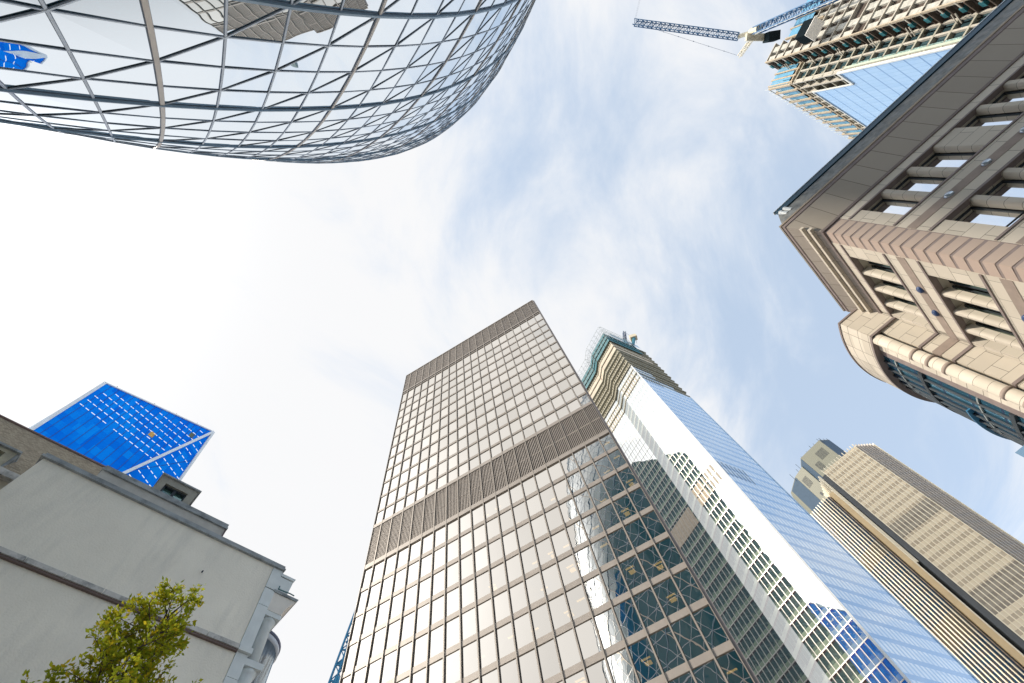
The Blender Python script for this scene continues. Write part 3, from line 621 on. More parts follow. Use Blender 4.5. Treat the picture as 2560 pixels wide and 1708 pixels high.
for i, (s, h, P, Q, nn) in enumerate(strips):
    if i < 100: q = MB(); q.bar(P, Q, nn, .23, .07, .01); q.build('ceiling_light', M['lampw'], bt)
    elif i == 100: qq = MB(); qq.bar(P, Q, nn, .23, .07, .01)
    else: qq.bar(P, Q, nn, .23, .07, .01)
if len(strips) > 100: tag(qq.build('ceiling_light', M['lampw'], bt), kind='stuff')
for s, h, c in ((37.0, 196.0, (.10, .12, .08)), (25.5, 182.5, (.50, .30, .08))): q = MB(); q.bar(sm(s, h), sm(s + 2.0, h), NS, 2.6, .06, .01); q.build('opened_pane', surf('opened_pane', c, .6, var=.5, scale=1.5), bt)
q = MB()
for s in (4, 18, 27, 36): q.rod(sm(s, top_h(s)), sm(s, top_h(s) + 1.2), .12, 4)
q.build('roof_fitting', sld, bt)

# ================================================================= grey rendered building, lower left
W0 = (-15.83, 16.18)
FG = Fr(W0, 238.2)
gb = thing('grey_building', (*FG.xy(5, -4), 0), 'grey rendered building with blank wall, stone ledge and dormer, at the lower left', 'building')
M['render'] = surf('grey_render', (0.84, 0.80, 0.705), 0.9, var=.05, scale=.45, bump=.35, bscale=14, stain=((.68, .655, .59), .9, (1, 1, .18)))
M['cop'] = surf('coping_stone', (.33, .36, .38), .85, var=.22, scale=1.2, stain=((.08, .09, .10), 1.1, (1, 1, 1)))
M['ledge'] = surf('ledge_stone', (.56, .55, .53), .85, var=.15, scale=1.5, stain=((.10, .115, .13), 1.6, (1, 1, 1)))
M['quoin'] = surf('pale_stone', (.68, .73, .74), .8, var=.08, scale=1.0, stain=((.60, .65, .67), .9))
M['cream_s'] = surf('cream_stone', (.72, .69, .64), .8, var=.08, scale=1.5)
M['brick'] = surf('parapet_brick', (.50, .49, .46), .9, var=.14, scale=2.0)
q = MB(); q.prism([FG.xy(0, 0), FG.xy(11.5, 0), FG.xy(11.5, -9), FG.xy(0, -9)], G, 20.5); q.build('wall', M['render'], gb)
q = MB(); FG.box(q, -.62, 11.65, -.5, .14, 20.5, 20.62); FG.box(q, -.58, 11.6, -.5, .05, 20.62, 20.82); q.build('coping', M['cop'], gb)
for i in range(8):
    q = MB(); a = .02 + i * 1.47; FG.box(q, a, min(a + 1.44, 11.5), -.1, .17, 15.9, 16.1); q.build('ledge', M['ledge'], gb)
q = MB(); FG.box(q, -.62, .0, -.1, .18, 15.88, 16.12); q.build('ledge', M['quoin'], gb)
q = MB(); FG.box(q, 0, 11.5, -.1, .12, 15.80, 15.895); q.build('drip_mould', surf('brown_drip', (.16, .12, .11), .8), gb)
for h0, h1 in ((G, 8), (8.02, 11.6), (11.62, 14.78), (14.8, 15.86), (16.14, 18.3), (18.32, 19.24), (19.30, 20.48)):
    q = MB(); FG.box(q, -.55, -.01, -1.2, .03, h0, h1); q.build('corner_stone', M['quoin'], gb)
# upper parapet
q = MB(); FG.box(q, 3.1, 9.45, -.5, -.14, 20.82, 21.45); q.build('parapet', M['brick'], gb)
q = MB(); FG.box(q, 3.02, 9.52, -.56, -.04, 21.45, 21.55); FG.box(q, 3.06, 9.48, -.56, -.10, 21.55, 21.8); q.build('parapet_coping', M['cop'], gb)
q = MB(); FG.box(q, 3.03, 3.1, -.55, -.1, 20.82, 21.47); q.build('parapet_trim', surf('brown_trim', (.15, .11, .12), .8), gb)
# dormer
q = MB(); FG.box(q, 5.3, 5.68, -2.2, -.30, 21.7, 22.6); FG.box(q, 6.87, 7.22, -2.2, -.30, 21.7, 22.6); FG.box(q, 5.3, 7.22, -2.2, -.30, 22.6, 23.0); dm = q.build('dormer', surf('dormer_lead', (.33, .32, .28), .8, var=.12, scale=2), gb)
q = MB(); FG.box(q, 5.2, 7.32, -2.4, -.2, 23.0, 23.09); q.build('dormer_roof', M['cop'], gb)
q = MB(); FG.box(q, 5.68, 5.76, -.62, -.42, 21.75, 22.6); FG.box(q, 6.79, 6.87, -.62, -.42, 21.75, 22.6); FG.box(q, 6.2, 6.34, -.62, -.42, 21.75, 22.52); FG.box(q, 5.68, 6.87, -.62, -.42, 22.52, 22.6); q.build('window_frame', sld, dm)
q = MB(); FG.quad(q, 5.7, 6.85, -.55, 21.7, 22.6); q.build('window', glass_opaque('dormer_glass', (.06, .13, .12), (.55, .75, .72), .30, 3, .02, .6, 1.2), dm)
# tiled roof pieces
m_, nt_, o_ = new_mat('roof_tiles'); g_, u_, v_ = coords(nt_, 238.2)
row = band(nt_, v_, .11, 0, 0, .22); joint_ = band(nt_, mth(nt_, 'ADD', u_, mth(nt_, 'MULTIPLY', mth(nt_, 'FLOOR', mth(nt_, 'DIVIDE', v_, .11)), .083)), .165, 0, 0, .10)
rv = cellrand(nt_, u_, .165, v_, .11, 2.); cb = rgbmix(nt_, rv, (.24, .19, .13), (.50, .42, .30)); cb = rgbmix(nt_, mth(nt_, 'MAXIMUM', row, mth(nt_, 'MULTIPLY', joint_, .7)), cb, (.13, .11, .09))
ns = N(nt_, 'ShaderNodeTexNoise', _Scale=.8, _Detail=5.0); nt_.links.new(g_.outputs['Position'], ns.inputs[0]); cb = rgbmix(nt_, mth(nt_, 'MULTIPLY', ns.outputs[0], .6), cb, (.36, .31, .24))
bs = N(nt_, 'ShaderNodeBsdfPrincipled', _Roughness=.9); nt_.links.new(cb, bs.inputs['Base Color']); nt_.links.new(bs.outputs[0], o_.inputs[0]); M['tile'] = m_
q = MB(); q.quad(FG.p(4.7, -.7, 21.0), FG.p(8.4, -.7, 21.0), FG.p(8.1, -1.7, 22.95), FG.p(5.6, -2.2, 24.1)); q.tri(FG.p(4.7, -.7, 21.0), FG.p(5.6, -2.2, 24.1), FG.p(4.4, -4, 21)); q.quad(FG.p(5.6, -2.2, 24.1), FG.p(8.1, -1.7, 22.95), FG.p(8.4, -6, 21), FG.p(4.4, -4, 21)); q.build('hip_roof', M['tile'], gb)
# street front seen from the side: cornice, columns, curved bay
def prof(mb, pts, o0, o1):
    n = len(pts); i = len(mb.v)
    mb.v += [tuple(FG.p(s, o0, h)) for s, h in pts] + [tuple(FG.p(s, o1, h)) for s, h in pts]
    for k in range(n): k2 = (k + 1) % n; mb.f.append((i + k, i + k2, i + n + k2, i + n + k))
    mb.f.append(tuple(i + k for k in range(n))); mb.f.append(tuple(i + n + k for k in reversed(range(n))))
q = MB(); prof(q, [(-.55, 19.3), (-1.20, 19.3), (-1.28, 20.15), (-.55, 20.15)], .02, -3); prof(q, [(-.55, 20.2), (-1.30, 20.2), (-1.36, 20.36), (-.55, 20.36)], .05, -3.1); q.build('attic_block', M['quoin'], gb)
q = MB(); prof(q, [(-.5, 18.22), (-1.30, 18.22), (-1.36, 18.5), (-1.50, 18.8), (-1.68, 19.05), (-1.78, 19.2), (-.5, 19.2)], .0, -3.2); q.build('cornice', M['cream_s'], gb)
q = MB(); prof(q, [(-.5, 19.2), (-1.82, 19.2), (-1.87, 19.34), (-.5, 19.34)], .06, -3.4); q.build('cornice_lead', M['cop'], gb)
q = MB(); prof(q, [(-.5, 17.98), (-1.36, 17.98), (-1.36, 18.22), (-.5, 18.22)], -.02, -3.1); q.build('architrave', M['quoin'], gb)
q = MB(); c = FG.xy(-.92, -.42); q.lathe(c, [(.36, 17.98), (.36, 17.86), (.30, 17.8), (.30, 17.72), (.26, 17.66), (.30, 15.8)], 20); q.build('column', M['quoin'], gb, True)
q = MB(); prof(q, [(-.5, 15.5), (-1.38, 15.5), (-1.38, 15.78), (-.5, 15.78)], .0, -3); q.build('lower_architrave', M['quoin'], gb)
q = MB(); q.lathe(c, [(.38, 15.5), (.38, 15.35), (.33, 15.3), (.33, 15.2), (.30, 15.1), (.34, 8), (.36, G)], 20); q.build('column', M['quoin'], gb, True)
q = MB(); FG.box(q, -.5, .0, -9, -1.2, G, 20.4); q.build('street_front', M['quoin'], gb)
cb_ = FG.xy(-1.30, -3.7)
q = MB(); q.lathe(cb_, [(1.56, G), (1.56, 18.6)], 40); q.build('curved_bay', glass_opaque('bay_blue', (.13, .19, .26), (.6, .7, .8), .15, 3, .1), gb, True)
q = MB(); q.lathe(cb_, [(1.58, 18.6), (1.66, 18.65), (1.66, 18.82), (1.6, 18.85)], 40); q.build('bay_rim', surf('bay_rim', (.55, .60, .68), .5), gb, True)
q = MB(); q.lathe(cb_, [(1.68, 18.85), (1.70, 18.97)], 40); q.build('bay_cap', surf('bay_cap', (.12, .14, .22), .5), gb, True)
q = MB(); pipe = [FG.p(-.66, .12, 19.55), FG.p(-.66, .12, 19.36), FG.p(-1.3, .10, 19.42), FG.p(-1.55, .1, 19.40)]
for a, b in zip(pipe, pipe[1:]): q.rod(a, b, .03, 6)
q.build('overflow_pipe', surf('pipe_teal', (.05, .14, .16), .5), gb)
q = MB(); q.rod(FG.p(3.0, 0, 18.6), FG.p(3.0, .12, 18.58), .035, 6); q.build('wall_hook', sld, gb)
# rear wing with the tiled mansard
FW = Fr(FG.xy(0, -2.0), 238.2)
rw = thing('tiled_building', (*FW.xy(16, -5), 0), 'building with brown tiled roof at the left edge, behind the grey wall', 'building')
q = MB(); FW.box(q, 9.0, 30, -9, 0, G, 20.4); q.build('wall', surf('cream_wall', (.50, .45, .36), .85), rw)
q = MB(); FW.box(q, 9.0, 30, -.5, .30, 20.4, 20.75); q.build('eaves_ledge', M['ledge'], rw)
q = MB(); FW.box(q, 11.3, 30, -.5, .06, 17.6, 19.6); q.build('brown_panel', surf('brown_panel', (.26, .13, .08), .7), rw)
q = MB(); q.quad(FW.p(4, .05, 20.7), FW.p(30, .05, 20.7), FW.p(30, -2.7, 26.1), FW.p(4, -2.7, 26.1)); q.build('roof', M['tile'], rw)
q = MB(); q.rod(FW.p(4, -2.7, 26.1), FW.p(30, -2.7, 26.1), .10, 6); q.quad(FW.p(4, -2.7, 26.1), FW.p(30, -2.7, 26.1), FW.p(30, -9, 26.0), FW.p(4, -9, 26.0)); q.build('ridge', surf('ridge_tile', (.22, .15, .14), .8), rw)
q = MB(); FW.box(q, 13.0, 13.35, -2.2, -.15, 20.8, 21.9); FW.box(q, 14.8, 15.2, -2.2, -.15, 20.8, 21.9); FW.box(q, 13.0, 15.2, -2.2, -.15, 21.9, 22.1); FW.box(q, 13.35, 14.8, -.5, -.15, 20.8, 21.05); dm2 = q.build('dormer', surf('dormer_stone', (.42, .39, .30), .8, var=.2, scale=3), rw)
q = MB(); FW.box(q, 12.88, 15.3, -2.3, -.02, 22.1, 22.22); FW.box(q, 12.9, 12.99, -2.2, -.2, 20.9, 22.1); q.build('dormer_lead', M['cop'], rw)
q = MB(); FW.quad(q, 13.3, 14.85, -.45, 21.0, 21.95); q.build('window', glass_opaque('dark_pane', (.03, .04, .05), (.5, .6, .6), .15), dm2)

# ================================================================= stone building, right
Cw = (16.9, 8.68)
E1 = Fr(Cw, -27.6); E2 = Fr(Cw, 61.0)
sb = thing('stone_building', (24, 6, 0), 'beige stone building with deep cornice and salmon banded corner, at the right edge', 'building')
def stone(name, c1, c2, ang_, pu, pv, off_v=0., stag=.5, jw=.02):
    m, nt, o = new_mat(name); g, u, v = coords(nt, ang_)
    rw_ = mth(nt, 'FLOOR', mth(nt, 'DIVIDE', mth(nt, 'SUBTRACT', v, off_v), pv)); us = mth(nt, 'ADD', u, mth(nt, 'MULTIPLY', rw_, pu * stag))
    j = mth(nt, 'MAXIMUM', band(nt, us, pu, 0, 0, jw / pu), band(nt, v, pv, off_v, 0, jw / pv)); rv = cellrand(nt, us, pu, mth(nt, 'SUBTRACT', v, off_v), pv, 4.)
    n = N(nt, 'ShaderNodeTexNoise', _Scale=1.3, _Detail=7.0, _Roughness=.7); nt.links.new(g.outputs['Position'], n.inputs[0])
    c = rgbmix(nt, mth(nt, 'ADD', mth(nt, 'MULTIPLY', rv, .5), mth(nt, 'MULTIPLY', n.outputs[0], .5)), c1, c2); c = rgbmix(nt, j, c, tuple(x * .33 for x in c1))
    b = N(nt, 'ShaderNodeBsdfPrincipled', _Roughness=.8); nt.links.new(c, b.inputs['Base Color'])
    nb = N(nt, 'ShaderNodeTexNoise', _Scale=25., _Detail=3.0); nt.links.new(g.outputs['Position'], nb.inputs[0]); bp = N(nt, 'ShaderNodeBump', _Strength=.12, _Distance=.02); nt.links.new(nb.outputs[0], bp.inputs['Height']); nt.links.new(bp.outputs[0], b.inputs['Normal'])
    nt.links.new(b.outputs[0], o.inputs[0]); return m
CA, CB_ = (.46, .415, .345), (.61, .555, .47)
M['st1'] = stone('beige_stone_north', CA, CB_, -27.6, 1.05, .70, .15)
M['st2'] = stone('beige_stone_street', CA, CB_, 61.0, 1.05, .70, .15)
M['stp1'] = stone('pier_stone_a', CA, CB_, -27.6, 5.0, .62, .1); M['stp2'] = stone('pier_stone_b', CA, CB_, 61.0, 5.0, .62, .1)
M['sal1'] = stone('salmon_stone_a', (.345, .27, .225), (.44, .355, .30), -27.6, 9., 50., .0, 0, .045); M['sal2'] = stone('salmon_stone_b', (.36, .275, .23), (.45, .36, .305), 61.0, 9., 50., .0, 0, .045)
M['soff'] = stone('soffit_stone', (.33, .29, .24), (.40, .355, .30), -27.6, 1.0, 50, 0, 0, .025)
M['purp'] = surf('purple_string', (.22, .18, .17), .7, var=.15, scale=2)
M['mid'] = surf('brown_band', (.29, .235, .20), .75, var=.12, scale=2)
M['sglass'] = glass_opaque('stone_block_glass', (.05, .14, .14), (1.0, 1.0, 1.0), .95, 2.6, .012, .15, .5)
M['sglass2'] = glass_opaque('stone_block_glass_street', (.035, .07, .055), (.60, .78, .70), .20, 3.0, .02, .3, .5)
M['reveal'] = surf('dark_reveal', (.12, .10, .095), .8)
ST = [21.78, 17.55, 13.3, 9.05, 4.8]; SB = [19.25, 15.02, 10.77, 6.5, 2.3]
ln1, ln2 = 34.0, 6.45
# wall field pieces (corner pier, frieze, spandrels)
def wallset(F_, ln, c_end, mat, pmat, salm, openings, piers, PD):
    q = MB(); F_.box(q, .0, c_end, -1.0, .0, G, 22.4); q.build('corner_band', M['purp'], sb)
    q = MB(); F_.box(q, c_end + .01, openings[0][0], -1.0, .03, G, 22.4); q.build('corner_pier', mat, sb)
    q = MB(); F_.box(q, openings[0][0], ln, -1.0, .03, ST[0] + .0, 22.4)
    hb = [(ST[i + 1], SB[i]) for i in range(4)] + [(G, SB[4])]
    q.build('frieze', mat, sb)
    for a, b in hb: q = MB(); F_.box(q, openings[0][0], ln, -1.0, .03, a, b); q.build('spandrel', mat, sb)
    for h in [x for x in ST] + [x for x in SB]:
        k = MB(); F_.box(k, c_end + .03, ln, -.2, .075, h - .05, h + .05); k.build('string_course', M['purp'], sb)
    for a, b in hb[:4]:
        k = MB(); m_ = (a + b) / 2; F_.box(k, c_end + .03, ln, -.2, .045, m_ - .22, m_ + .22); k.build('brown_band', M['mid'], sb)
        F2 = None
    for (a, b) in piers:
        for i in range(5):
            wd = b - a
            k = MB(); lo, hi = SB[i] + .05, ST[i] - .05
            n = 8; i0 = len(k.v)
            # front rounded pier: half-ellipse plan
            pl = [F_.xy(a + .02, -PD)] + [F_.xy(a + .10 - .10 * math.cos(math.pi / 2 * j / n), -.16 + .16 * math.sin(math.pi / 2 * j / n)) for j in range(n + 1)] + [F_.xy(b, 0), F_.xy(b, -PD)]
            k.prism(pl, lo, hi); k.build('pier', pmat, sb)
wins1 = []; piers1 = []
s = 1.6
while s < ln1 - 6:
    wins1 += [(s, s + 1.10), (s + 1.40, s + 2.55), (s + 2.85, s + 4.05)]; piers1 += [(s + 1.10, s + 1.40), (s + 2.55, s + 2.85), (s + 4.05, s + 5.28)]; s += 5.28
wallset(E1, ln1, .92, M['st1'], M['stp1'], M['sal1'], wins1, piers1, .34)
wins2 = [(1.62, 2.80), (3.02, 4.06), (4.28, 5.30)]; piers2 = [(2.80, 3.02), (4.06, 4.28), (5.30, 5.55)]
wins2b = wins2 + [(5.55, 6.2)]
wallset(E2, ln2, .72, M['st2'], M['stp2'], M['sal2'], wins2, piers2, .36)
q = MB(); E2.box(q, 6.2, ln2, -1.0, .03, G, 22.4); q.build('end_pier', M['st2'], sb)
cnt = 0
for F_, ws, gm in ((E1, wins1, M['sglass']), (E2, wins2b, M['sglass2'])):
    for i in range(5):
        RC = .42 if F_ is E1 else .60
        for (a, b) in ws:
            if F_ is E1 and a > 20: continue
            q = MB(); F_.quad(q, a - .02, b + .02, -RC, SB[i], ST[i]); wv = q.build('window', gm, sb)
            q = MB(); F_.box(q, a, a + .05, -RC, -RC + .05, SB[i], ST[i]); F_.box(q, b - .05, b, -RC, -RC + .05, SB[i], ST[i]); F_.box(q, a, b, -RC, -RC + .03, SB[i] + .60, SB[i] + .635); F_.box(q, a, b, -RC, -RC + .05, ST[i] - .05, ST[i]); q.build('frame', sld, wv)
# body behind, dark reveals
q = MB(); q.prism([E1.xy(.4, -.95), E1.xy(ln1, -.95), E1.xy(ln1, -12), E2.xy(ln2, -12), E2.xy(ln2, -.95), E2.xy(.4, -.95)], G, 22.3); q.build('inner_wall', M['reveal'], sb)
# courses of the salmon corner: thin dark joints cut as grooves
for i in range(44):
    h = 22.3 - i * .54
    if h < G: break
    for F_, c in ((E1, .92), (E2, .72)):
        q = MB(); F_.box(q, -.0, c, -.05, .022, h - .46, h - .05); q.build('corner_block', M['sal1'] if F_ is E1 else M['sal2'], sb)
# wall lamps
ml = surf('lamp_shell', (.45, .50, .55), .25, .6); ml2 = surf('lamp_blue', (.02, .05, .14), .35)
for F_, ss, mm in ((E1, [2.85 + 1.8 * i for i in range(9)], ml), (E2, [2.9, 4.55], ml2)):
    for h in (18.42, 14.16):
        for s in ss:
            q = MB(); n = 12; c = F_.p(s, .05, h); e = F_.E; rr_ = [(.0, .16), (.06, .15), (.10, .11), (.125, .0)]
            i0 = 0
            for d, r in rr_[:-1]:
                for k in range(n): a = 2 * math.pi * k / n; q.v.append(tuple(c + F_.N * d + e * (r * 1.25 * math.cos(a)) + Vector((0, 0, r * math.sin(a)))))
            for j in range(2):
                for k in range(n): k2 = (k + 1) % n; q.f.append((j * n + k, j * n + k2, (j + 1) * n + k2, (j + 1) * n + k))
            q.f.append(tuple(2 * n + k for k in range(n))); q.build('wall_lamp', mm, sb, True)
# cornice: panels leaning outwards, lip, weathered slope and roof rail, mitred at the corner
def corner(oa, ob):
    A = Vector(E1.xy(0, oa)); B = Vector(E2.xy(0, ob)); d1, d2 = E1.e, E2.e; den = d1.x * d2.y - d1.y * d2.x; t = ((B - A).x * d2.y - (B - A).y * d2.x) / den; return A + d1 * t
def sweep(prof_, mat1, mat2, name):
    for F_, L_, mt_ in ((E1, ln1, mat1), (E2, ln2 + .3, mat2)):
        q = MB(); n = len(prof_)
        for o, h in prof_:
            c = corner(o, o); q.v += [(c.x, c.y, h + CZ), (*F_.xy(L_, o), h + CZ)]
        for k in range(n): k2 = (k + 1) % n; q.f.append((2 * k, 2 * k + 1, 2 * k2 + 1, 2 * k2))
        q.f.append(tuple(2 * k + 1 for k in range(n))); q.build(name, mt_, sb)
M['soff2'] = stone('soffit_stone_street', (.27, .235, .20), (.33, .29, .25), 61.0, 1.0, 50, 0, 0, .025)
sweep([(-.3, 22.4), (.09, 22.4), (.13, 22.52), (-.3, 22.52)], M['purp'], M['purp'], 'bed_mould')
sweep([(-.4, 22.53), (.04, 22.53), (.50, 24.38), (-.4, 24.38)], M['soff'], M['soff2'], 'soffit')
sweep([(-.4, 24.39), (.47, 24.39), (.53, 24.46), (.53, 24.70), (-.4, 24.70)], M['purp'], M['purp'], 'cornice_face')
sweep([(-.4, 24.71), (.57, 24.71), (.60, 24.80), (-.4, 24.80)], surf('lip_cream', (.46, .38, .30), .7), surf('lip_grey', (.34, .31, .27), .7), 'cornice_lip')
def lip(F_, ln, o0, o1, h0, h1, mat, name, s0=-1.6):
    q = MB(); F_.box(q, s0, ln, o0, o1, h0, h1); q.build(name, mat, sb)
lip(E2, ln2, .10, .30, 22.92, 23.12, M['st2'], 'cream_mould', -.32); lip(E2, ln2, .22, .40, 23.36, 23.54, M['st2'], 'cream_mould', -.42)
q = MB(); q.prism([E1.xy(.4, -.2), E1.xy(ln1, -.2), E1.xy(ln1, -12), E2.xy(ln2, -12), E2.xy(ln2, -.2), E2.xy(.4, -.2)], 22.3, 24.7); q.build('attic', M['reveal'], sb)
wl = surf('weathered_lead', (.17, .18, .18), .7, var=.5, scale=2.5, stain=((.30, .28, .24), 2.0, (1, 1, 1)))
q = MB(); q.quad(E1.p(-.45, .42, 24.8), E1.p(ln1, .42, 24.8), E1.p(ln1, .12, 26.55), E1.p(.45, .12, 26.55)); q.quad(E1.p(.45, .12, 26.55), E1.p(ln1, .12, 26.55), E1.p(ln1, -4, 26.55), E1.p(.45, -4, 26.55)); q.quad(E1.p(-.45, .42, 24.8), E1.p(.45, .12, 26.55), E1.p(.45, -4, 26.55), E1.p(-.2, -4, 24.8)); q.build('lead_slope', wl, sb)
lip(E1, 23.5, .06, .20, 26.57, 26.98, surf('blue_roof_rail', (.012, .06, .10), .4, .2), 'roof_rail', .55)
lip(E1, 23.6, .03, .23, 26.99, 27.05, surf('pale_rail', (.60, .66, .72), .4, .2), 'rail_cap', .5)
for s in (.65, .95):
    q = MB(); q.rod(E1.p(s, .15, 25.9), E1.p(s, .15, 26.6), .13, 8); q.build('roof_vent', surf('vent_white', (.62, .66, .68), .5), sb)
# projecting rounded bay
rb_o = Vector((26.0, 14.2)); RB = 7.42; HT, HB = 23.8, 21.68
RE = Fr((20.0, 14.3), 152.4, out=(-.46, -.886))
q = MB(); RE.box(q, -.3, 1.53, -1.0, .0, HB, HT); q.build('bay_return', M['st1'], sb)
q = MB(); RE.box(q, -.3, 1.57, -1.0, .05, HT, HT + .12); q.build('bay_return_coping', M['purp'], sb)
q = MB(); RE.box(q, -.3, 1.0, -1.0, -.12, G, HB - .14); q.build('bay_lower_return', M['st1'], sb)
for h in [HB - .07] + [ST[i] for i in (1, 2, 3)] + SB[:4]:
    q = MB(); RE.box(q, -.3, 1.04 if h < HB - .1 else 1.53, -.6, -.07 if h < HB - .1 else .02, h - .07, h + .07); q.build('bay_string', M['purp'], sb)
for i in range(4):
    q = MB(); m_ = (ST[i + 1] + SB[i]) / 2 if i < 4 else 0; RE.box(q, -.3, 1.02, -.6, -.10, m_ - .22, m_ + .22); q.build('bay_brown_band', M['mid'], sb)
a0 = math.degrees(math.atan2(15.0 - rb_o.y, 18.66 - rb_o.x)) % 360
def arc_wall(r0, r1, h0, h1, mat, name, d0=0., d1=-100., n=40, sub=None):
    q = MB(); out = [(rb_o.x + r1 * math.cos(R(a0 + d0 + (d1 - d0) * k / n)), rb_o.y + r1 * math.sin(R(a0 + d0 + (d1 - d0) * k / n))) for k in range(n + 1)]
    inn = [(rb_o.x + r0 * math.cos(R(a0 + d0 + (d1 - d0) * k / n)), rb_o.y + r0 * math.sin(R(a0 + d0 + (d1 - d0) * k / n))) for k in range(n + 1)]
    for k in range(n):
        q.hexa([Vector((*p, h + CZ)) for h in (h0, h1) for p in (out[k], out[k + 1], inn[k + 1], inn[k])])
    return q.build(name, mat, sb)
m_, nt_, o_ = new_mat('bay_stone'); g_ = N(nt_, 'ShaderNodeNewGeometry'); sx_ = N(nt_, 'ShaderNodeSeparateXYZ'); nt_.links.new(g_.outputs['Position'], sx_.inputs[0])
an_ = mth(nt_, 'MULTIPLY', mth(nt_, 'ARCTAN2', mth(nt_, 'SUBTRACT', sx_.outputs[1], rb_o.y), mth(nt_, 'SUBTRACT', sx_.outputs[0], rb_o.x)), RB)
hv = mth(nt_, 'SUBTRACT', sx_.outputs[2], CZ); jj = mth(nt_, 'MAXIMUM', band(nt_, an_, 1.0, 0, 0, .03), band(nt_, hv, .72, .2, 0, .04)); rv = cellrand(nt_, an_, 1.0, hv, .72, 1.)
c = rgbmix(nt_, rv, CA, CB_); c = rgbmix(nt_, jj, c, (.13, .11, .09)); b = N(nt_, 'ShaderNodeBsdfPrincipled', _Roughness=.8); nt_.links.new(c, b.inputs['Base Color']); nt_.links.new(b.outputs[0], o_.inputs[0]); M['bayst'] = m_
sgn = -1 if True else 1
arc_wall(RB - .35, RB, HB, HT, M['bayst'], 'curved_parapet'); arc_wall(RB - .4, RB + .05, HT, HT + .12, M['purp'], 'curved_coping'); arc_wall(RB - .7, RB + .02, HB - .14, HB, M['purp'], 'curved_string')
arc_wall(RB - .45, RB - .34, G, HB - .1, grid_glass('bay_glass', 61., 1.2, 1.4, .06, .08, (.03, .05, .09), (.015, .06, .09), (.35, .62, .85), .22, power=3.), 'bay_curtain_wall')
for d0, r, nm, mt in ((-2.2, .30, 'round_column', M['stp2']),):
    q = MB(); a = R(a0 + d0); q.lathe((rb_o.x + (RB - .30) * math.cos(a), rb_o.y + (RB - .30) * math.sin(a)), [(r, G), (r, HB - .15)], 20); q.build(nm, mt, sb, True)
    for h in ST[1:4] + SB[:4] + [(ST[i + 1] + SB[i]) / 2 for i in range(3)]:
        q = MB(); q.lathe((rb_o.x + (RB - .30) * math.cos(a), rb_o.y + (RB - .30) * math.sin(a)), [(r + .02, h - .09), (r + .02, h + .09)], 20); q.build('column_band', M['mid'], sb, True)
arc_wall(RB - .8, RB - .26, G, HB - .15, M['bayst'], 'bay_jamb', -4.6, -8.0, 4); arc_wall(RB - .8, RB - .32, G, HB - .15, M['purp'], 'bay_jamb_frame', -8.1, -11.5, 4)
for i in range(6):
    arc_wall(RB - .34, RB - .22, SB[0] - 4.25 * i - .12, SB[0] - 4.25 * i + .10, sld, 'transom', -11.5, -60, 16); arc_wall(RB - .34, RB - .27, ST[0] - 4.25 * i - 1.1, ST[0] - 4.25 * i - 1.02, M['scaf'], 'transom', -11.5, -60, 16)
for k in range(8):
    a = R(a0 - 15 - k * 5.2); q = MB(); q.lathe((rb_o.x + (RB - .30) * math.cos(a), rb_o.y + (RB - .30) * math.sin(a)), [(.06, G), (.07, HB - .15)], 8); q.build('bay_mullion', sld, sb, True)
for h in (17.2,):
    arc_wall(RB - .34, RB - .12, h - .05, h + .02, surf('blue_sunshade', (.05, .20, .36), .4), 'sunshade', -22, -70, 18)
for d0, h in ((-41, 15.1), (-43, 12.7)):
    q = MB(); a = R(a0 + d0 + 3); u = Vector((math.cos(a), math.sin(a), 0)); v = Vector((-u.y, u.x, 0)); c = Vector((rb_o.x, rb_o.y, h + CZ)) + u * (RB - .4)
    q.hexa([c - v * .1, c + v * .5, c + v * .45 + u * .62, c + u * .5, c - v * .1 + Vector((0, 0, .3)), c + v * .5 + Vector((0, 0, .3)), c + v * .45 + u * .62 + Vector((0, 0, .4)), c + u * .5 + Vector((0, 0, .4))]); q.build('camera_housing', surf('fin_blue', (.05, .16, .30), .4), sb)

# ================================================================= tower under construction, upper right
ct = thing('construction_tower', (125, 15, 0), 'unfinished concrete tower with blue sheeting and glass, at the upper right', 'tower')
K0 = (110.4, 9.1); FA2 = Fr(K0, 42.0, out=(-.67, .74)); FB2 = Fr(K0, -50.0); K2 = (110.5, 1.2)
FR2 = Fr(K2, 40.0, out=(-.64, .77)); FP = Fr(K2, -50.0)
GT = 170.0
M['cwhite'] = surf('white_column', (.46, .43, .37), .7, var=.15, scale=1.0)
M['cbeige'] = surf('timber_beige', (.42, .355, .265), .8, var=.2, scale=1.5)
M['sheet'] = surf('blue_sheeting', (.12, .33, .50), .5, var=.18, scale=.3)
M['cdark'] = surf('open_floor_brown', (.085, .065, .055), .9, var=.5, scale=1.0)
M['cslab'] = surf('soffit_brown', (.10, .075, .06), .9, var=.4, scale=.8)
M['tealv'] = surf('teal_void', (.02, .14, .17), .7, var=.5, scale=.4)
def bodyp(pts, h, mat, nm): q = MB(); q.prism(pts, G, h); q.build(nm, mat, ct)
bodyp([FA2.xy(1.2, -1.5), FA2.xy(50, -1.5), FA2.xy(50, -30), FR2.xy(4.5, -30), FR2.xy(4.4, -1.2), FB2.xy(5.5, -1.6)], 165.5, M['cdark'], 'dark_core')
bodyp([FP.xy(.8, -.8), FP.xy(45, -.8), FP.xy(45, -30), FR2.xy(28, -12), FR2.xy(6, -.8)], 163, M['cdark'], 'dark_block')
FH = 4.0
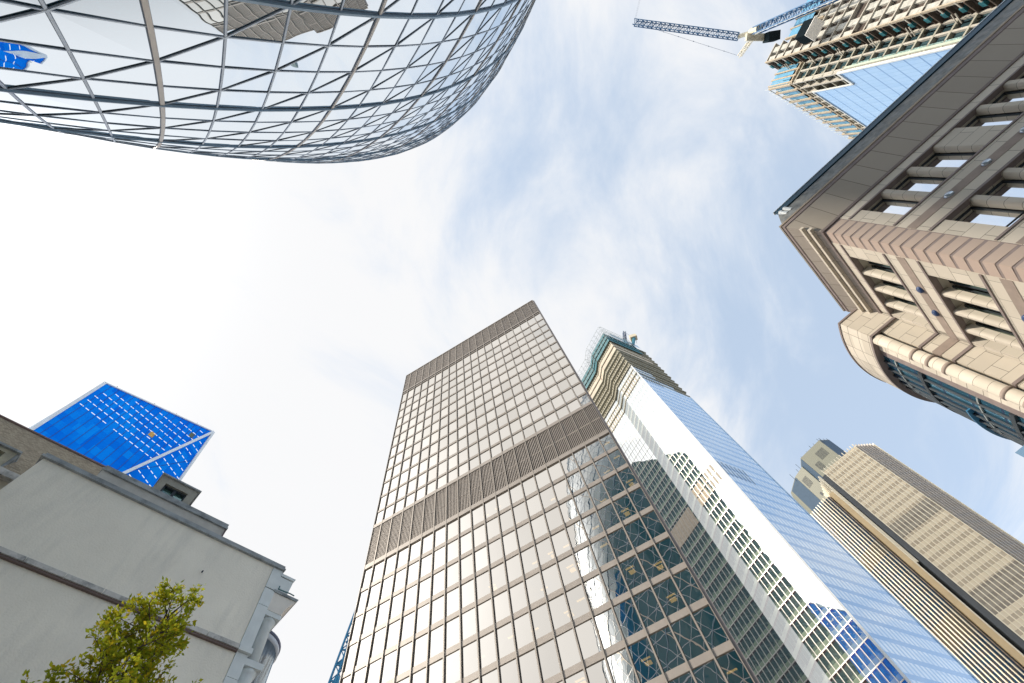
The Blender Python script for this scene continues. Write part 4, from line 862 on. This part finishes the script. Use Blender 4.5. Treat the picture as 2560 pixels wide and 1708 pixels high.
# wing P: panels, slabs
q = MB(); fl = []
h = GT - .6; i = 0
while h > 60:
    k = MB(); FP.box(k, -.3, 44 if h < 164 else 6, -2.5, .25, h, h + .35); k.build('floor_edge', M['cwhite'], ct)
    k = MB(); FR2.box(k, -.2, 5.3, -1.2, .12, h - .05, h + .25); k.build('slab_end', M['cslab'], ct)
    for s in range(0, 15 if h < 164 else 2):
        if (s * 7 + i * 3) % 11 == 5: continue
        FP.box(q, s * 3.0 + .1, s * 3.0 + 1.75, -.8, -.1, h - 3.6, h)
    h -= FH; i += 1
q.build('white_panel', surf('pale_panel', (.46, .45, .40), .7, var=.3, scale=.8), ct)
q = MB(); FP.box(q, -.25, 44, .26, .40, 60, 60.2)
FP.box(q, -.22, .12, -.3, .35, G, GT); q.build('edge_column', M['cbeige'], ct)
# hanging fins of the return's underside
for i in range(27):
    h = GT - 2 - i * FH
    k = MB(); FR2.box(k, .3, 5.0, -.5, .45, h - .25, h + .05); k.build('soffit_beam', M['cslab'], ct)
    k = MB(); FR2.box(k, 2.0, 3.4, -.35, .40, h + 1.2, h + 2.2); k.build('blue_strip', M['tealv'], ct)
# hoist mast lattice along the step
q = MB(); q.lattice(FR2.p(5.4, 1.2, 8), FR2.p(5.4, 1.2, GT - 3), 1.25, 80, .13); q.build('hoist_mast', surf('hoist_steel', (.62, .58, .46), .5), ct)
q = MB()
for i in range(9): h = GT - 8 - i * 11; q.bar(FR2.p(2.5, .6, h), FR2.p(5.2, 1.3, h), FR2.N, .2, .2); q.bar(FR2.p(2.5, .6, h + .9), FR2.p(5.2, 1.3, h + .9), FR2.N, .15, .15)
q.build('hoist_tie', M['cwhite'], ct)
# face B2: columns and dark windows
q = MB(); q2 = MB(); q3 = MB()
h = GT - 14
for i in range(34):
    hh_ = h - i * FH
    if hh_ < 2: break
    k = MB(); FB2.box(k, -.4, 6.3, -1.6, .15, hh_, hh_ + .45); k.build('floor_slab', M['conc_l'], ct)
    for s in (.3, 3.2, 5.9): FB2.box(q, s - .25, s + .25, -.6, .1, hh_ - FH + .45, hh_)
    FB2.box(q2, 0, 6.2, -1.3, -.7, hh_ - FH + .9, hh_ - .6)
q.build('column', M['cwhite'], ct); q2.build('dark_glazing', glass_opaque('dark_teal_glass', (.03, .06, .07), (.4, .6, .7), .12, 3, .05), ct)
# face A2: storeys above the glass
h = 160.0; i = 0
while h > 120:
    k = MB(); FA2.box(k, 0, 48, -1.4, .3, h, h + .4); k.build('floor_slab', M['conc_l'], ct)
    k = MB(); FA2.box(k, 0, 48, -1.2, -.8, h + .4, h + 1.5); k.build('edge_beam', M['conc'], ct)
    h -= FH
for s in range(0, 17):
    q = MB(); FA2.box(q, s * 3.0, s * 3.0 + .45, -.7, .5, 138 if s < 2 else 152, GT - 5 - .12 * s); q.build('column', M['cwhite'], ct)
    q = MB(); FA2.box(q, s * 3.0 - .1, s * 3.0 + .55, -.5, .75, GT - 12, GT - 1 - .12 * s); q.build('timber_prop', M['cbeige'], ct)
    q = MB(); FA2.box(q, s * 3.0 + .6, s * 3.0 + 2.9, .15, .3, GT - 10.5 - .12 * s, GT - 3 - .12 * s); q.build('sheeting', M['sheet'], ct)
q = MB()
for s in range(0, 5): FB2.box(q, s * 1.4 - .2, s * 1.4 + 1.0, .25, .35, GT - 11.0, GT - 1.6)
q.build('sheeting', M['sheet'], ct)
for s in (-.1, 1.9, 4.0, 6.0):
    q = MB(); FB2.box(q, s, s + .45, -.2, .5, GT - 13, GT - .8); q.build('timber_prop', M['cbeige'], ct)
q = MB(); FB2.box(q, 0, 6.4, -.5, .45, GT - 12.6, GT - 12.1); FA2.box(q, -.3, 48, -.5, .55, GT - 13, GT - 12.5); q.build('timber_waler', M['cbeige'], ct)
q = MB()
for s in range(0, 30): q.rod(FA2.p(s * 1.65, .6, GT - 6), FA2.p(s * 1.65, .6, GT + .8 - .06 * s), .10, 4)
q.rod(FA2.p(0, .6, GT - 1), FA2.p(48, .6, GT - 6), .12, 4)
q.build('edge_protection', M['scaf'], ct)
for s in range(2, 10):
    q = MB(); FP.box(q, s * 3.0 + .3, s * 3.0 + 2.8, .3, .4, 155.5, 163.5); q.build('sheeting', M['sheet'], ct)
    q = MB(); FP.box(q, s * 3.0 - .15, s * 3.0 + .25, -.2, .6, 150, 164.5); q.build('timber_prop', M['cbeige'], ct)
# glass cladding
m_, nt_, o_ = new_mat('sky_blue_glass'); g_, u_, v_ = coords(nt_, 42.)
sp_ = band(nt_, v_, 4.0, 1.6, 0, .10); of_ = K0[0] * math.cos(R(42)) + K0[1] * math.sin(R(42)); vv_ = band(nt_, mth(nt_, 'SUBTRACT', u_, of_), 1.5, 0, 0, .035)
c = rgbmix(nt_, cellrand(nt_, u_, 1.5, v_, 4.0, 1.), (.30, .50, .78), (.36, .56, .82)); c = rgbmix(nt_, vv_, c, (.07, .20, .38)); c = rgbmix(nt_, sp_, c, (.05, .18, .42)); d = N(nt_, 'ShaderNodeBsdfDiffuse'); nt_.links.new(c, d.inputs[0]); glossmix(nt_, o_, d.outputs[0], (.62, .80, 1.0), .25, 3., .03, .2, .3, .5)
q = MB(); FA2.quad(q, 0, 6, .55, G, 137.5); FA2.quad(q, 6, 50, .55, G, 153.7); q.build('glass_cladding', m_, ct)
q = MB(); FA2.box(q, -.1, 6, .45, .85, 137.5, 138.2); FA2.box(q, 5.8, 6.1, .45, .85, 137.5, 153.7); FA2.box(q, 5.8, 50, .45, .8, 153.7, 154.1); FA2.box(q, -.35, .12, .3, .9, G, 137.9); q.build('white_trim', surf('cladding_trim', (.66, .68, .66), .4), ct)
q = MB(); FB2.box(q, .15, .75, .2, .35, G, 136); q.build('sage_panel', surf('sage_panel', (.46, .52, .42), .6), ct)
q = MB(); FB2.box(q, .8, 1.3, -.2, .15, G, 134); q.build('packing', surf('debris_strip', (.20, .30, .28), .8, var=1.0, scale=2.5), ct)

# tower crane in front of it
tcx = thing('tower_crane', (111.6, -9.9, 0), 'blue lattice tower crane with luffing jib beside the unfinished concrete tower', 'crane')
M['cr_b'] = surf('crane_blue', (.04, .13, .27), .5, .1); M['cr_c'] = surf('crane_cream', (.58, .54, .42), .6, var=.2, scale=1)
mt = Vector((111.6, -9.4, CZ)); hm = 176
q = MB(); q.lattice(mt + Vector((0, 0, G)), mt + Vector((0, 0, hm)), 2.0, 80, .20, up=(1, .3, 0)); q.build('mast', M['cr_b'], tcx)
q = MB(); q.rod(mt + Vector((-.95, .95, G)), mt + Vector((-.95, .95, hm)), .12, 4); q.build('mast_ladder', surf('ladder_white', (.7, .76, .8), .5), tcx)
pv = Vector((.600 * 181, -.0530 * 181, 181 + CZ)); tip = Vector((.4045 * 206, -.1315 * 206, 206 + CZ))
q = MB(); q.lattice(pv, tip, 1.9, 22, .19); q.build('jib', M['cr_b'], tcx)
q = MB(); q.bar(mt + Vector((-3, 1, 176)), mt + Vector((6.2, 3.2, 178)), (0, 0, 1), 2.2, .8); q.rod(mt + Vector((0, 0, 173.5)), mt + Vector((0, 0, 178)), 1.3, 10); q.rod(pv, mt + Vector((0, 0, 177.5)), .7, 6)
q.lattice(mt + Vector((1.5, .5, 177.5)), Vector((.5985 * 190, -.0195 * 190, 190 + CZ)), 1.0, 4, .14); q.build('machinery_deck', M['cr_c'], tcx)
q = MB(); c = mt + Vector((6.2, 3.4, 176.6)); q.hexa([c + Vector(v) for v in ((-2, -1.8, -1.8), (2, -1.2, -1.8), (1.6, 1.6, -1.8), (-2.4, 1.0, -1.8), (-2, -1.8, 1.8), (2, -1.2, 1.8), (1.6, 1.6, 1.8), (-2.4, 1.0, 1.8))]); q.build('counterweight', surf('counterweight_dark', (.02, .03, .035), .9, spec=.0), tcx)
q = MB(); a2 = Vector((.5985 * 190, -.0195 * 190, 190 + CZ)); q.rod(tip, a2, .06, 4)
for k in range(1, 7): q.rod(tip.lerp(a2, k / 7 - .004), tip.lerp(a2, k / 7 + .004), .16, 5)
far = tip + Vector((15.5, -34, -6)); q.rod(tip, far, .028, 4); q.rod(tip + Vector((.3, 0, 0)), far + Vector((.6, .5, 0)), .028, 4)
q.build('rope', surf('rope_grey', (.20, .24, .32), .6), tcx)
q = MB(); c = Vector((.757 * 146, -.010 * 146, 146 + CZ)) + FP.N * 1.0
hc = thing('hoist_cabin', tuple(c), 'dark boxy hoist cabin on the pale facade of the unfinished tower', 'cabin')
q.hexa([c + FP.E * a + FP.N * b + Vector((0, 0, z_)) for z_ in (-2.2, 2.2) for a, b in ((-2.4, .2), (2.4, .2), (2.4, 3.6), (-2.4, 3.6))]); q.build('cabin_shell', surf('cabin_dark', (.012, .018, .022), .9, spec=.0), hc)
q = MB(); q.hexa([c + FP.E * a + FP.N * b + Vector((0, 0, z_)) for z_ in (-2.45, -2.25) for a, b in ((-2.5, .1), (2.5, .1), (2.5, 3.7), (-2.5, 3.7))]); q.build('cabin_floor', surf('cabin_floor', (.88, .86, .82), .6), hc)

# ================================================================= braced blue steel tower peeping out left of the bronze tower
bs_ = thing('steel_frame_tower', (-45, 110, 0), 'blue braced steel tower peeping out left of the bronze tower', 'tower')
M['bsteel'] = surf('steel_blue', (.03, .22, .42), .45, .1)
q = MB(); i0 = 0
q.v = [(x, y, z) for z, P in ((0, [(-35, 88.5), (-24, 123), (-52, 131), (-58, 97)]), (224, [(-35, 88.5), (-24, 123), (-36, 127), (-40, 93)])) for x, y in P]
q.f = [(0, 1, 5, 4), (1, 2, 6, 5), (2, 3, 7, 6), (3, 0, 4, 7), (4, 5, 6, 7)]
q.build('office_block', grid_glass('braced_block', 72, 1.5, 4.0, .10, .18, (.10, .12, .12), (.03, .045, .045), (.5, .6, .6), .06), bs_)
q = MB()
def e0(h): 
    k = (h - 60) / 40.
    return Vector((-76.5 + 12.6 * (h - 62) / 34.0, 116.0 - 16.5 * (h - 62) / 34.0, h + CZ))
Bt = Vector((-.8036, 1.2158, 1)) ; Tt = Vector((-.6388, 1.0049, 1))
hB, hT = 95.0, 119.0
def lp(t, side): 
    a = Vector((-.8327 * 74, 1.2491 * 74, 74 + CZ)); b = Vector((-.6388 * 95, 1.0049 * 95, 95 + CZ)); p = a.lerp(b, t); return p + side
sd_ = Vector((8.0, 5.0, 0)); sd2 = Vector((2.2, 1.4, 0))
for s_ in (Vector((0, 0, 0)), sd2, sd_): q.rod(lp(-3.4, s_), lp(1.3, s_ * .3), .28, 5)
for i in range(12):
    t = -.9 + i * .185
    q.rod(lp(t, Vector((0, 0, 0))), lp(t, sd_), .22, 4); q.rod(lp(t, Vector((0, 0, 0))), lp(t + .185, sd2), .13, 4); q.rod(lp(t, sd2), lp(t + .185, Vector((0, 0, 0))), .13, 4)
q.build('bracing', M['bsteel'], bs_)
for i in range(6):
    t = -.9 + i * .28; k = MB(); a = lp(t, Vector((.2, .2, 0))); b = lp(t, sd_); k.hexa([a, b, b + Vector((0, 3, 0)), a + Vector((0, 3, 0)), a + Vector((.8, .5, 2.8 if i < 4 else 1.2)), b + Vector((.8, 0, 2.8)), b + Vector((.8, 3, 2.8)), a + Vector((.8, 3, 2.8 if i < 4 else 1.2))]); k.build('blue_panel', M['bsteel'], bs_)

# ================================================================= tree
tr = thing('street_tree', (-10.62, 8.25, 0), 'young yellow green tree in front of the grey wall', 'tree')
trn = MB(); lv = MB(); T = random.Random(21)
base = Vector((-10.62, 8.25, 0)); topz = 10.2 + CZ
trunk = [base + Vector((T.uniform(-.06, .06) * i, T.uniform(-.06, .06) * i, z)) for i, z in enumerate((0, 2.2, 4.2, 6.0, 7.6, 9.2, 10.4, topz - .4))]
rad = [.16, .14, .12, .10, .075, .045, .025, .010]
for a, b, r1, r2 in zip(trunk, trunk[1:], rad, rad[1:]): trn.rod(a, b, r1, 7, r2)
def tp(z):
    for a, b in zip(trunk, trunk[1:]):
        if z <= b.z: return a.lerp(b, (z - a.z) / (b.z - a.z))
    return trunk[-1]
lv2 = MB(); lv3 = MB()
def leafclump(p, d):
    for _ in range(T.randint(7, 11)):
        u = (d * .8 + Vector((T.gauss(0, 1), T.gauss(0, 1), T.gauss(.1, .8)))).normalized(); l = T.uniform(.05, .15); wv = u.orthogonal().normalized(); wv = (wv * math.cos(T.uniform(0, 6.3)) + u.cross(wv) * math.sin(T.uniform(0, 6.3))).normalized() * l * .26
        c = p + Vector((T.gauss(0, .06), T.gauss(0, .06), T.gauss(0, .06))); tgt = (lv, lv2, lv3)[0 if T.random() < .42 else (1 if T.random() < .66 else 2)]
        tgt.quad(c, c + u * l * .5 + wv, c + u * l, c + u * l * .5 - wv)
def twig(p, d, L, lev, r):
    n = max(3, int(L / .16)); q_ = p.copy(); dd = d.normalized()
    for i in range(n):
        dd = (dd + Vector((T.gauss(0, .13), T.gauss(0, .13), T.gauss(.07, .10)))).normalized(); nx = q_ + dd * L / n
        trn.rod(q_, nx, r * (1 - i / n) + .004, 4 if lev else 5, r * (1 - (i + 1) / n) + .003)
        if lev >= 1 and i >= 1 and T.random() < .9: leafclump(nx, dd)
        if lev < 2 and i > 0 and T.random() < (.95 if lev == 0 else .7):
            sd = (dd.cross(Vector((T.gauss(0, 1), T.gauss(0, 1), T.gauss(0, 1)))).normalized() * .9 + dd * .8).normalized(); twig(nx, sd, L * T.uniform(.28, .5), lev + 1, r * .45)
        q_ = nx
    leafclump(q_, dd)
z = 3.0; a = 0
while z < topz - .5:
    a += 2.4 + T.uniform(-.4, .4); k = (topz - z) / (topz - 3.0); L = (.45 + 2.05 * min(1, k * 1.5) * (1 if k < .85 else .8)) * T.uniform(.75, 1.12)
    twig(tp(z), Vector((math.cos(a), math.sin(a), .75 + .5 * (1 - k))), L, 0, .018 + .02 * k); z += .11 + .07 * k
tk = trn.build('trunk', surf('bark', (.07, .055, .045), .9), tr)
def leafm(name, c):
    m, nt, o = new_mat(name); d = N(nt, 'ShaderNodeBsdfDiffuse'); t = N(nt, 'ShaderNodeBsdfTranslucent'); g = N(nt, 'ShaderNodeNewGeometry'); n = N(nt, 'ShaderNodeTexNoise', _Scale=1.6, _Detail=3.0); nt.links.new(g.outputs['Position'], n.inputs[0])
    cc = rgbmix(nt, n.outputs[0], tuple(x * .7 for x in c), tuple(x * 1.35 for x in c)); nt.links.new(cc, d.inputs[0]); nt.links.new(cc, t.inputs[0]); ms = N(nt, 'ShaderNodeMixShader', _0=.45); nt.links.new(d.outputs[0], ms.inputs[1]); nt.links.new(t.outputs[0], ms.inputs[2]); nt.links.new(ms.outputs[0], o.inputs[0]); return m
cr = lv.build('crown', leafm('leaf_green', (.25, .30, .025)), tr); lv2.build('crown', leafm('leaf_lime', (.36, .38, .03)), tr); lv3.build('crown', leafm('leaf_yellow', (.42, .34, .02)), tr)
